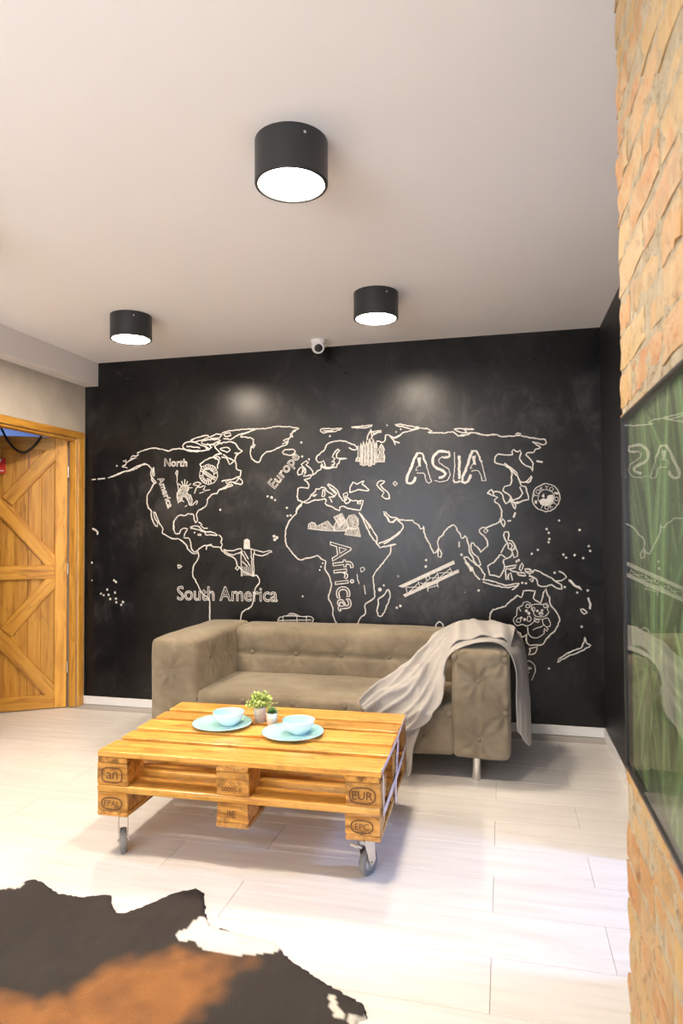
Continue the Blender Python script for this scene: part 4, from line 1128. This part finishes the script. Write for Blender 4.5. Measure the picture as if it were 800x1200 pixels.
for i in range(NU+1):
    for j in range(NV+1):
        u, v = i/NU, j/NV; p = blanket_pt(u, v)
        du = blanket_pt(min(1, u+.01), v)-blanket_pt(max(0, u-.01), v); dv = blanket_pt(u, min(1, v+.02))-blanket_pt(u, max(0, v-.02)); n = du.cross(dv); n = n.normalized() if n.length > 0 else Vector((0, 0, 1))
        if n.z < 0 and u < 0.7: n = -n
        if u >= 0.7 and n.x < 0: n = -n
        amp = (0.036 if u < 0.4 else 0.036-0.010*min(1, (u-0.4)/0.15))*(0.55+0.45*math.sin(u*5+0.6)) * (1-0.7*math.exp(-((u-0.55)/0.12)**2))
        rdg = lambda x, e: (1-abs(math.sin(PI*x)))**e
        f = 1.5*rdg(v*2.6+0.45*math.sin(u*5.2+0.8)+u*0.9, 1.4) + 0.9*rdg(v*5.1-u*2.6+0.25*math.sin(u*12), 1.8) + 0.55*rdg(u*6.5+v*1.7+0.3*math.sin(v*9), 2.0)*(1 if u < 0.55 else 0.3) + 0.12*math.sin(u*47+v*23)
        f += 1.3*math.exp(-((u-0.27)/0.07)**2-((v-0.45)/0.25)**2)
        V.append(p + n*(amp*0.62*f)); UV.append((u*1.6, v*2.2))
idx = lambda i, j: i*(NV+1)+j
for i in range(NU):
    for j in range(NV): Fc.append((idx(i, j), idx(i+1, j), idx(i+1, j+1), idx(i, j+1)))
def cloth_obj(nm, V, Fc, UV, parent=None, th=0.005):
    m = mesh_from(nm, V, Fc); uv = m.uv_layers.new(name='UVMap')
    for l in m.loops: uv.data[l.index].uv = UV[l.vertex_index]
    o = obj(nm, m, M['blanket'], parent, smooth=True)
    s = o.modifiers.new('thickness', 'SOLIDIFY'); s.thickness = th; s.offset = 0
    return o
blanket = tag(empty('throw_blanket', (2.95, -.8, 0.0)), 'pale grey crumpled throw blanket draped over the sofa arm', 'blanket')
def shift(o): o.location = -Vector((2.95, -.8, 0.0)); return o
shift(cloth_obj('drape', V, Fc, UV, blanket))
V, Fc, UV = [], [], []; nu, nv = 16, 50
for j in range(nv+1):
    for i in range(nu+1):
        u, v = i/nu, j/nv; xl = 2.60+0.06*v; xr = 2.765-0.06*v
        x = xl+(xr-xl)*u; z = 0.345*(1-v)+0.045*v; yv_ = -1.040 - 0.022*v + 0.012*math.sin(u*9+v*3)*(0.15+v)
        V.append((x+0.006*math.sin(v*9), yv_, z)); UV.append((v*0.6, u*0.35))
for j in range(nv):
    for i in range(nu): Fc.append((j*(nu+1)+i, j*(nu+1)+i+1, (j+1)*(nu+1)+i+1, (j+1)*(nu+1)+i))
shift(cloth_obj('hanging_corner', V, Fc, UV, blanket))
# second layer folded over the top of the arm
V, Fc, UV = [], [], []; nu, nv = 60, 20
for i in range(nu+1):
    for j in range(nv+1):
        u, v = i/nu, j/nv; p = blanket_pt(0.42+0.32*u, 0.15+0.75*v)
        roll = math.sin(v*PI)
        V.append(p + Vector((0.0, 0, 0.012+0.034*roll*(0.6+0.4*math.sin(u*7+1))+0.008*math.sin(u*23+v*6)))); UV.append((u, v))
for i in range(nu):
    for j in range(nv): Fc.append((i*(nv+1)+j, (i+1)*(nv+1)+j, (i+1)*(nv+1)+j+1, i*(nv+1)+j+1))
shift(cloth_obj('folded_layer', V, Fc, UV, blanket))

# ------------------------------------------------------------------ pallet coffee table
TX, TY, TA, TT = 1.5435, -2.1289, 0.0214, 0.4364
table = tag(empty('pallet_coffee_table', (TX, TY, 0), TA), 'orange varnished wooden pallet coffee table on metal castors', 'coffee table')
mw, mb = M['table_wood'], M['block_wood']
ys = [(0.0, 0.145), (0.186, 0.104), (0.3275, 0.145), (0.510, 0.104), (0.655, 0.145)]
for k, (y0, wd) in enumerate(ys): board('deck_board', 1.2, wd, 0.0245, mw, table, (0.6+random.uniform(-.003, .003), y0+wd/2, TT-0.01225), variant='t%d' % k)
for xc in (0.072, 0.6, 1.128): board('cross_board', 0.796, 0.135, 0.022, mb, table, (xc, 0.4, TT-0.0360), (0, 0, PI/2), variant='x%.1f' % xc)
zb1 = TT-0.047
for xc in (0.070, 0.6, 1.130):
    for yc in (0.075, 0.4, 0.725):
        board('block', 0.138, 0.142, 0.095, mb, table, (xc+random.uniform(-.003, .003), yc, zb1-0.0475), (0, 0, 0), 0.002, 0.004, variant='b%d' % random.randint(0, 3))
zm = zb1-0.095
for k, (y0, wd) in enumerate(((0.0, 0.125), (0.190, 0.090), (0.3275, 0.145), (0.512, 0.090), (0.675, 0.125))): board('runner_board', 1.196, wd, 0.0275, mw, table, (0.6, y0+wd/2+0.002, zm-0.01375), variant='m%d' % k)
zl = zm-0.0275
for xc in (0.070, 0.6, 1.130):
    for yc in (0.075, 0.4, 0.725):
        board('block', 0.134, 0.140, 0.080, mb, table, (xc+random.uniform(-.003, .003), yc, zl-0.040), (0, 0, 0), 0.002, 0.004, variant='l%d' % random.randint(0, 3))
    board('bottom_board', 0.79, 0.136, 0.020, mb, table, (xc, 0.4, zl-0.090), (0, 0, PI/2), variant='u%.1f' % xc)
zc = zl-0.100                       # underside: castors hang from here
def castor(x, y_, a, brake):
    c = obj('castor', boxes_mesh('castor', [(-0.043, 0.043, -0.035, 0.035, -0.004, 0.0)], bevel=0.001), M['zinc'], table, (x, y_, zc), (0, 0, a))
    wr = 0.050; ax = -(zc-wr); off = 0.022
    fork = bmesh.new()
    for s in (-1, 1):
        pr = [(-0.030, -0.018), (0.036, -0.018), (off+0.026, ax+0.004), (off+0.008, ax-0.012), (off-0.012, ax-0.010), (-0.016, -0.05)]
        vs = [[fork.verts.new((px, s*0.0185+t, pz)) for px, pz in pr] for t in (-0.0013, 0.0013)]
        fork.faces.new(vs[0]); fork.faces.new(vs[1][::-1])
        for k in range(len(pr)): fork.faces.new((vs[0][k], vs[0][(k+1) % len(pr)], vs[1][(k+1) % len(pr)], vs[1][k]))
    add_box(fork, -0.024, 0.027, -0.020, 0.020, -0.020, -0.012, bevel=0.001)
    bmesh.ops.recalc_face_normals(fork, faces=fork.faces)
    obj('fork', bm_mesh('fork', fork), M['chrome'], c)
    obj('swivel', lathe_mesh('swivel', [(0, -0.004), (0.026, -0.004), (0.024, -0.012), (0, -0.012)], 20), M['chrome'], c, smooth=True)
    w_ = obj('wheel', lathe_mesh('wheel', [(0.0, -0.012), (0.034, -0.012), (0.036, -0.0135), (0.046, -0.0135), (0.050, -0.008), (0.050, 0.008), (0.046, 0.0135), (0.036, 0.0135), (0.034, 0.012), (0, 0.012)], 32), M['rubber'], c, (off, 0, ax), (PI/2, 0, 0), True)
    obj('hub', lathe_mesh('hub', [(0, -0.0145), (0.014, -0.0145), (0.033, -0.0125), (0.033, 0.0125), (0.014, 0.0145), (0, 0.0145)], 24), M['zinc'], c, (off, 0, ax), (PI/2, 0, 0), True)
    obj('axle', tube_mesh('axle', [(off, -0.024, ax), (off, 0.024, ax)], 0.005, 10), M['chrome'], c)
    if brake: obj('brake_pedal', box_mesh('brake_pedal', -0.058, -0.016, -0.016, 0.016, -0.056, -0.046, bevel=0.002), M['chrome'], c, None, (0, 0.5, 0))
castor(0.080, 0.075, 2.13-PI, False); castor(1.125, 0.070, 1.15, True); castor(0.080, 0.725, 0.7, False); castor(1.12, 0.725, 1.2, False)
# burnt-in stamps on the front blocks
def stamp(nm, lines, x, z, size, oval=None, mirror=False):
    V, Fc = [], []; yv = -0.0030
    for body, dz in lines:
        tv, tf = text_mesh_2d(body, size); mx = (min(a for a, b in tv)+max(a for a, b in tv))/2; b0 = len(V)
        for a, b in tv: V.append((x+(a-mx), yv, z+dz+b))
        Fc += [tuple(i+b0 for i in f) for f in tf]
    if oval:
        p = [Vector((x+oval[0]*math.copysign(abs(math.cos(2*PI*k/32))**oval[2], math.cos(2*PI*k/32)), z+oval[3]+oval[1]*math.copysign(abs(math.sin(2*PI*k/32))**oval[2], math.sin(2*PI*k/32)))) for k in range(33)]
        ribbon(V, Fc, p, 0.005, yv)
    o = obj(nm, mesh_from(nm, V, Fc), M['ink'], table)
    return o
zu, zlow = zb1-0.052, zl-0.045
stamp('stamp', [('EUR', -0.012)], 1.130, zu, 0.046, (0.050, 0.030, 0.75, 0.004))
stamp('stamp', [('EPAL', -0.010)], 0.073, zlow, 0.034, (0.046, 0.024, 0.8, 0.002))
stamp('stamp', [('ᗡᖋ', -0.01)] if False else [('an', -0.013)], 0.073, zu, 0.060, (0.046, 0.030, 0.55, 0.003))
stamp('stamp', [('00005-II', -0.024)], 0.60, zu, 0.026)
stamp('stamp', [('EPC', -0.010)], 1.128, zlow, 0.034, (0.042, 0.024, 0.8, 0.002))
stamp('stamp', [('IIE', -0.010)], 0.60, zlow, 0.040)
# pale plastic strap knotted around the right end
sx = 1.204
def strip(nm, pts, wd):
    V, Fc = [], []
    for k, (y_, z_) in enumerate(pts):
        a = Vector(pts[max(0, k-1)]); b = Vector(pts[min(len(pts)-1, k+1)]); d = (b-a).normalized(); n = Vector((-d.y, d.x))*wd/2
        for dx in (0, 0.0015):
            for s in (1, -1): V.append((sx+0.004*math.sin(k*1.1)+dx, y_+n.x*s, z_+n.y*s))
    for k in range(len(pts)-1):
        b = 4*k
        for f in ((0, 1, 5, 4), (2, 6, 7, 3), (0, 4, 6, 2), (1, 3, 7, 5)): Fc.append(tuple(b+i for i in f))
    return obj(nm, mesh_from(nm, V, Fc), M['strap'], table)
strip('strap', [(0.0, TT-0.002), (0.2, TT-0.002), (0.4, TT-0.004), (0.6, TT-0.003), (0.79, TT-0.004)], 0.016)
strip('strap', [(0.48, 0.42), (0.44, 0.385), (0.405, 0.345), (0.40, 0.27), (0.41, 0.20), (0.42, 0.155)], 0.050)
strip('strap', [(0.74, 0.30), (0.55, 0.29), (0.3, 0.275), (0.05, 0.26)], 0.030)
strip('strap', [(0.05, 0.255), (0.03, 0.33), (0.02, 0.42)], 0.016)

# ------------------------------------------------------------------ plates, bowls and plants on the table
Z = TT+0.0005
plate_me = lathe_mesh('plate', [(0, 0.0), (0.070, 0.0), (0.078, 0.004), (0.120, 0.011), (0.138, 0.016), (0.1395, 0.018), (0.137, 0.0195), (0.120, 0.0150), (0.080, 0.008), (0.070, 0.0060), (0, 0.0060)], 56)
bowl_prof = [(0, 0.0), (0.034, 0.0), (0.036, 0.004), (0.050, 0.014), (0.064, 0.032), (0.072, 0.055), (0.0735, 0.060), (0.072, 0.0615), (0.070, 0.060), (0.061, 0.034), (0.047, 0.018), (0.030, 0.008), (0, 0.007)]
def bowl_me():
    m = lathe_mesh('bowl', bowl_prof, 48); m.materials.append(M['aqua_white']); m.materials.append(M['aqua'])
    for p in m.polygons:
        c = p.center; r = math.hypot(c.x, c.y); inner = (p.normal.x*c.x + p.normal.y*c.y) < 0 or (p.normal.z > 0.5 and c.z < 0.02)
        p.material_index = 1 if inner and c.z > 0.0065 else 0; p.use_smooth = True
    return m
bm_ = bowl_me()
for k, (px, py, bxo, byo, side) in enumerate(((1.915, -1.690, 0.030, 0.006, 'near the leafy plant pot'), (2.280, -1.748, 0.024, 0.012, 'beside the small succulent pot'))):
    tag(obj('plate', plate_me, M['aqua'], None, (px, py, Z), (0, 0, k), True), 'round aqua glazed plate on the pallet table '+('at the end toward the wooden door' if k == 0 else 'at the end toward the blanket'), 'plate', 'aqua plates on the pallet table')
    tag(obj('bowl', bm_, None, None, (px+bxo, py+byo, Z+0.0065), (0, 0, k)), 'white and aqua bowl resting on the plate '+('toward the wooden door' if k == 0 else 'toward the blanket'), 'bowl', 'aqua bowls on the plates')
def leaf(V, Fc, base, d, ln, wd, curl):
    d = d.normalized(); s = d.cross(Vector((0, 0, 1))); s = s.normalized() if s.length > 0.05 else Vector((1, 0, 0)); b = len(V)
    for t, w_ in ((0, 0.25), (0.35, 1.0), (0.7, 0.75), (1.0, 0.05)):
        c = base + d*ln*t + Vector((0, 0, -curl*ln*t*t)); V.append(c+s*wd*w_); V.append(c-s*wd*w_+Vector((0, 0, 0.0008)))
    for k in range(3): Fc.append((b+2*k, b+2*k+1, b+2*k+3, b+2*k+2))
def pot(nm, x, y_, r0, r1, h, mt, lab):
    t = tag(empty(nm, (x, y_, Z)), lab, 'potted plant')
    obj('pot', lathe_mesh('pot', [(0, 0), (r0, 0), (r1, h-0.002), (r1, h), (r1-0.004, h), (r1-0.005, h-0.012), (0, h-0.012)], 28), M[mt], t, smooth=True)
    obj('soil', lathe_mesh('soil', [(0, h-0.008), (r1-0.006, h-0.009), (r1-0.006, h-0.011), (0, h-0.011)], 18), M['soil'], t)
    return t
t = pot('potted_plant', 2.064, -1.588, 0.024, 0.031, 0.072, 'pot_speckled', 'bushy pale green plant in a speckled beige pot on the table')
rp = random.Random(3); V, Fc = [], []
for k in range(95):
    a = rp.uniform(0, 2*PI); el = rp.uniform(0.1, 1.5); L = rp.uniform(0.035, 0.075)
    d = Vector((math.cos(a)*math.cos(el), math.sin(a)*math.cos(el), math.sin(el))); b = Vector((0, 0, 0.070))+d*0.006; tip = b+d*L
    leaf(V, Fc, b, d, L, 0.0014, 0.1)
    for q in range(7):
        e = Vector((rp.gauss(0, 1), rp.gauss(0, 1), rp.gauss(0.5, 0.8))); leaf(V, Fc, b+d*L*rp.uniform(0.5, 1.0), e, rp.uniform(0.014, 0.024), 0.0048, 0.2)
obj('foliage', mesh_from('foliage', V, Fc), M['leaf_a'], t)
t = pot('potted_succulent', 2.143, -1.640, 0.021, 0.0275, 0.062, 'pot', 'small green succulent in a plain white pot on the table')
V, Fc = [], []
for k in range(70):
    a = k*2.39996; el = 0.25+1.2*(k/70); d = Vector((math.cos(a)*math.cos(el), math.sin(a)*math.cos(el), math.sin(el)))
    leaf(V, Fc, Vector((0, 0, 0.058))+d*0.004, d, 0.034-0.008*(k/70)+rp.uniform(0, 0.006), 0.0048, 0.15)
obj('foliage', mesh_from('foliage', V, Fc), M['leaf_b'], t)

# ------------------------------------------------------------------ cowhide rug
edge = [(1.355,-2.455),(1.373,-2.427),(1.398,-2.393),(1.424,-2.358),(1.474,-2.368),(1.577,-2.420),(1.681,-2.422),(1.747,-2.387),(1.782,-2.388),(1.810,-2.431),(1.854,-2.476),(1.886,-2.481),(1.919,-2.443),(1.968,-2.377),(2.014,-2.317),(2.072,-2.276),(2.110,-2.295),(2.176,-2.422),(2.226,-2.483),(2.338,-2.500),(2.461,-2.514),(2.495,-2.539),(2.532,-2.580),(2.645,-2.646),(2.731,-2.690),(2.803,-2.723),(2.826,-2.768),(2.800,-2.793),(2.812,-2.84),
        (2.78,-2.93),(2.70,-3.00),(2.62,-3.10),(2.60,-3.30),(2.66,-3.52),(2.72,-3.72),(2.64,-3.82),(2.48,-3.78),(2.30,-3.72),(2.05,-3.80),(1.85,-3.90),(1.72,-3.84),(1.62,-3.66),(1.48,-3.58),(1.25,-3.66),(1.02,-3.78),(0.88,-3.72),(0.90,-3.50),(1.02,-3.30),(1.06,-3.05),(1.00,-2.85),(0.92,-2.62),(0.98,-2.50),(1.12,-2.52),(1.25,-2.54)]
rh = random.Random(9)
dense = []
for a, b in zip(edge, edge[1:]+edge[:1]):
    L = math.hypot(b[0]-a[0], b[1]-a[1]); n = max(1, int(L/0.009))
    for k in range(n):
        t_ = k/n; dense.append(Vector((a[0]+(b[0]-a[0])*t_+rh.uniform(-.0035, .0035), a[1]+(b[1]-a[1])*t_+rh.uniform(-.0035, .0035))))
gx, gy = np.meshgrid(np.arange(0.86, 2.86, 0.0105), np.arange(-3.95, -2.25, 0.0105))
P2 = np.stack([gx.ravel(), gy.ravel()], 1); E2 = np.array([(p.x, p.y) for p in dense])
ins = np.zeros(len(P2), bool); xj, yj = E2[-1]
for xi, yi in E2:
    c = ((yi > P2[:, 1]) != (yj > P2[:, 1])) & (P2[:, 0] < (xj-xi)*(P2[:, 1]-yi)/((yj-yi) if abs(yj-yi) > 1e-12 else 1e-12)+xi)
    ins ^= c; xj, yj = xi, yi
P2 = P2[ins]
dmin = np.full(len(P2), 9.0)
for e in E2[::1]: dmin = np.minimum(dmin, np.hypot(P2[:, 0]-e[0], P2[:, 1]-e[1]))
keep = dmin > 0.006; P2 = P2[keep]; dmin = dmin[keep]
ne = len(dense)
pts2 = dense + [Vector((float(a), float(b))) for a, b in P2]
res = delaunay_2d_cdt(pts2, [], [list(range(ne))], 1, 1e-6)
hv = np.array([(v.x, v.y) for v in res[0]]); hf = res[2]
dm = np.full(len(hv), 9.0)
for e in E2: dm = np.minimum(dm, np.hypot(hv[:, 0]-e[0], hv[:, 1]-e[1]))
def vnoise(x, y, f, seed):
    r = np.random.RandomState(seed).rand(64, 64); X = x*f; Y = y*f; i = np.floor(X).astype(int); j = np.floor(Y).astype(int); u = X-i; v_ = Y-j; u = u*u*(3-2*u); v_ = v_*v_*(3-2*v_)
    g = lambda a, b: r[a % 64, b % 64]
    return g(i, j)*(1-u)*(1-v_)+g(i+1, j)*u*(1-v_)+g(i, j+1)*(1-u)*v_+g(i+1, j+1)*u*v_
X, Y = hv[:, 0], hv[:, 1]
fb = lambda s: vnoise(X, Y, 5, s)*0.5+vnoise(X, Y, 11, s+1)*0.3+vnoise(X, Y, 26, s+2)*0.2
hz_ = 0.004 + 0.0035*np.minimum(dm/0.012, 1) + 0.016*np.clip(fb(20)-0.42, 0, 1)*np.minimum(dm/0.06, 1) + 0.010*(np.sin(X*9+3*np.sin(Y*5))*0.5+0.5)*np.exp(-dm/0.05)*np.minimum(dm/0.01, 1)
# own colouring of the hide: dark back, rusty middle, white belly edges
cx_, cy_ = 2.19, -2.86
ax_ = np.array((0.55, 0.83)); rel = np.stack([X-cx_, Y-cy_], 1); along = rel@ax_; across = rel@np.array((-0.83, 0.55))
nb = fb(3)-0.5
d_b = np.sqrt((along/0.33)**2+((across+0.0)/0.20)**2) + nb*0.95
d_b = np.minimum(d_b, np.sqrt(((X-1.95)/0.34)**2+((Y+3.05)/0.16)**2)+nb*1.1)
brown = np.clip((1.12-d_b)/0.42, 0, 1)
dark = np.array((0.017, 0.0130, 0.0118)); rust = np.array((0.38, 0.15, 0.032)); rdk = np.array((0.15, 0.055, 0.016))
base = dark[None]*(0.55+0.9*fb(40))[:, None]
rcol = rdk[None]+(rust-rdk)[None]*np.clip(fb(50)*1.6-0.25, 0, 1)[:, None]
colh = base*(1-brown[:, None])+rcol*brown[:, None]
def seg_dist(pl):
    d = np.full(len(hv), 9.0)
    for (x0, y0), (x1, y1) in zip(pl, pl[1:]):
        vx, vy = x1-x0, y1-y0; t_ = np.clip(((X-x0)*vx+(Y-y0)*vy)/(vx*vx+vy*vy), 0, 1); d = np.minimum(d, np.hypot(X-x0-t_*vx, Y-y0-t_*vy))
    return d
jag = (fb(60)-0.5)*0.05
wm = np.zeros(len(hv), bool)
for pl, r_ in (([(2.20, -2.50), (2.26, -2.555), (2.34, -2.555), (2.42, -2.545), (2.455, -2.535)], 0.050), ([(2.17, -2.55), (2.21, -2.50)], 0.035), ([(1.34, -2.42), (1.395, -2.42)], 0.017), ([(2.715, -2.725), (2.725, -2.755), (2.748, -2.79)], 0.010), ([(2.79, -2.80), (2.82, -2.79)], 0.012), ([(1.3, -3.6), (1.6, -3.6)], 0.12)):
    wm |= seg_dist(pl)+jag < r_
colh[wm] = np.array((0.78, 0.73, 0.63))[None]*(0.9+0.2*fb(70)[wm])[:, None]
nvh = len(hv)
verts = [(float(X[i]), float(Y[i]), float(hz_[i])) for i in range(nvh)] + [(float(X[i]), float(Y[i]), 0.0008) for i in range(nvh)]
faces = [tuple(f) for f in hf]
bm = bmesh.new(); hm = mesh_from('cowhide_rug', verts[:nvh], faces); bm.from_mesh(hm); bm.edges.ensure_lookup_table()
bd = [tuple(v.index for v in e.verts) for e in bm.edges if e.is_boundary]; bm.free()
faces += [(a, b, b+nvh, a+nvh) for a, b in bd]
hm = mesh_from('cowhide_rug', verts, faces)
ca = hm.color_attributes.new('Col', 'FLOAT_COLOR', 'POINT')
ca.data.foreach_set('color', np.concatenate([np.concatenate([colh, colh]), np.ones((2*nvh, 1))], 1).ravel().astype(np.float32))
bm = bmesh.new(); bm.from_mesh(hm); bmesh.ops.recalc_face_normals(bm, faces=bm.faces)
loose = [v for v in bm.verts if not v.link_faces]; bmesh.ops.delete(bm, geom=loose, context='VERTS'); bm.to_mesh(hm); bm.free()
tag(obj('cowhide_rug', hm, M['hide'], None, smooth=True), 'black and rust-brown cowhide rug with white patches on the floor', 'rug')
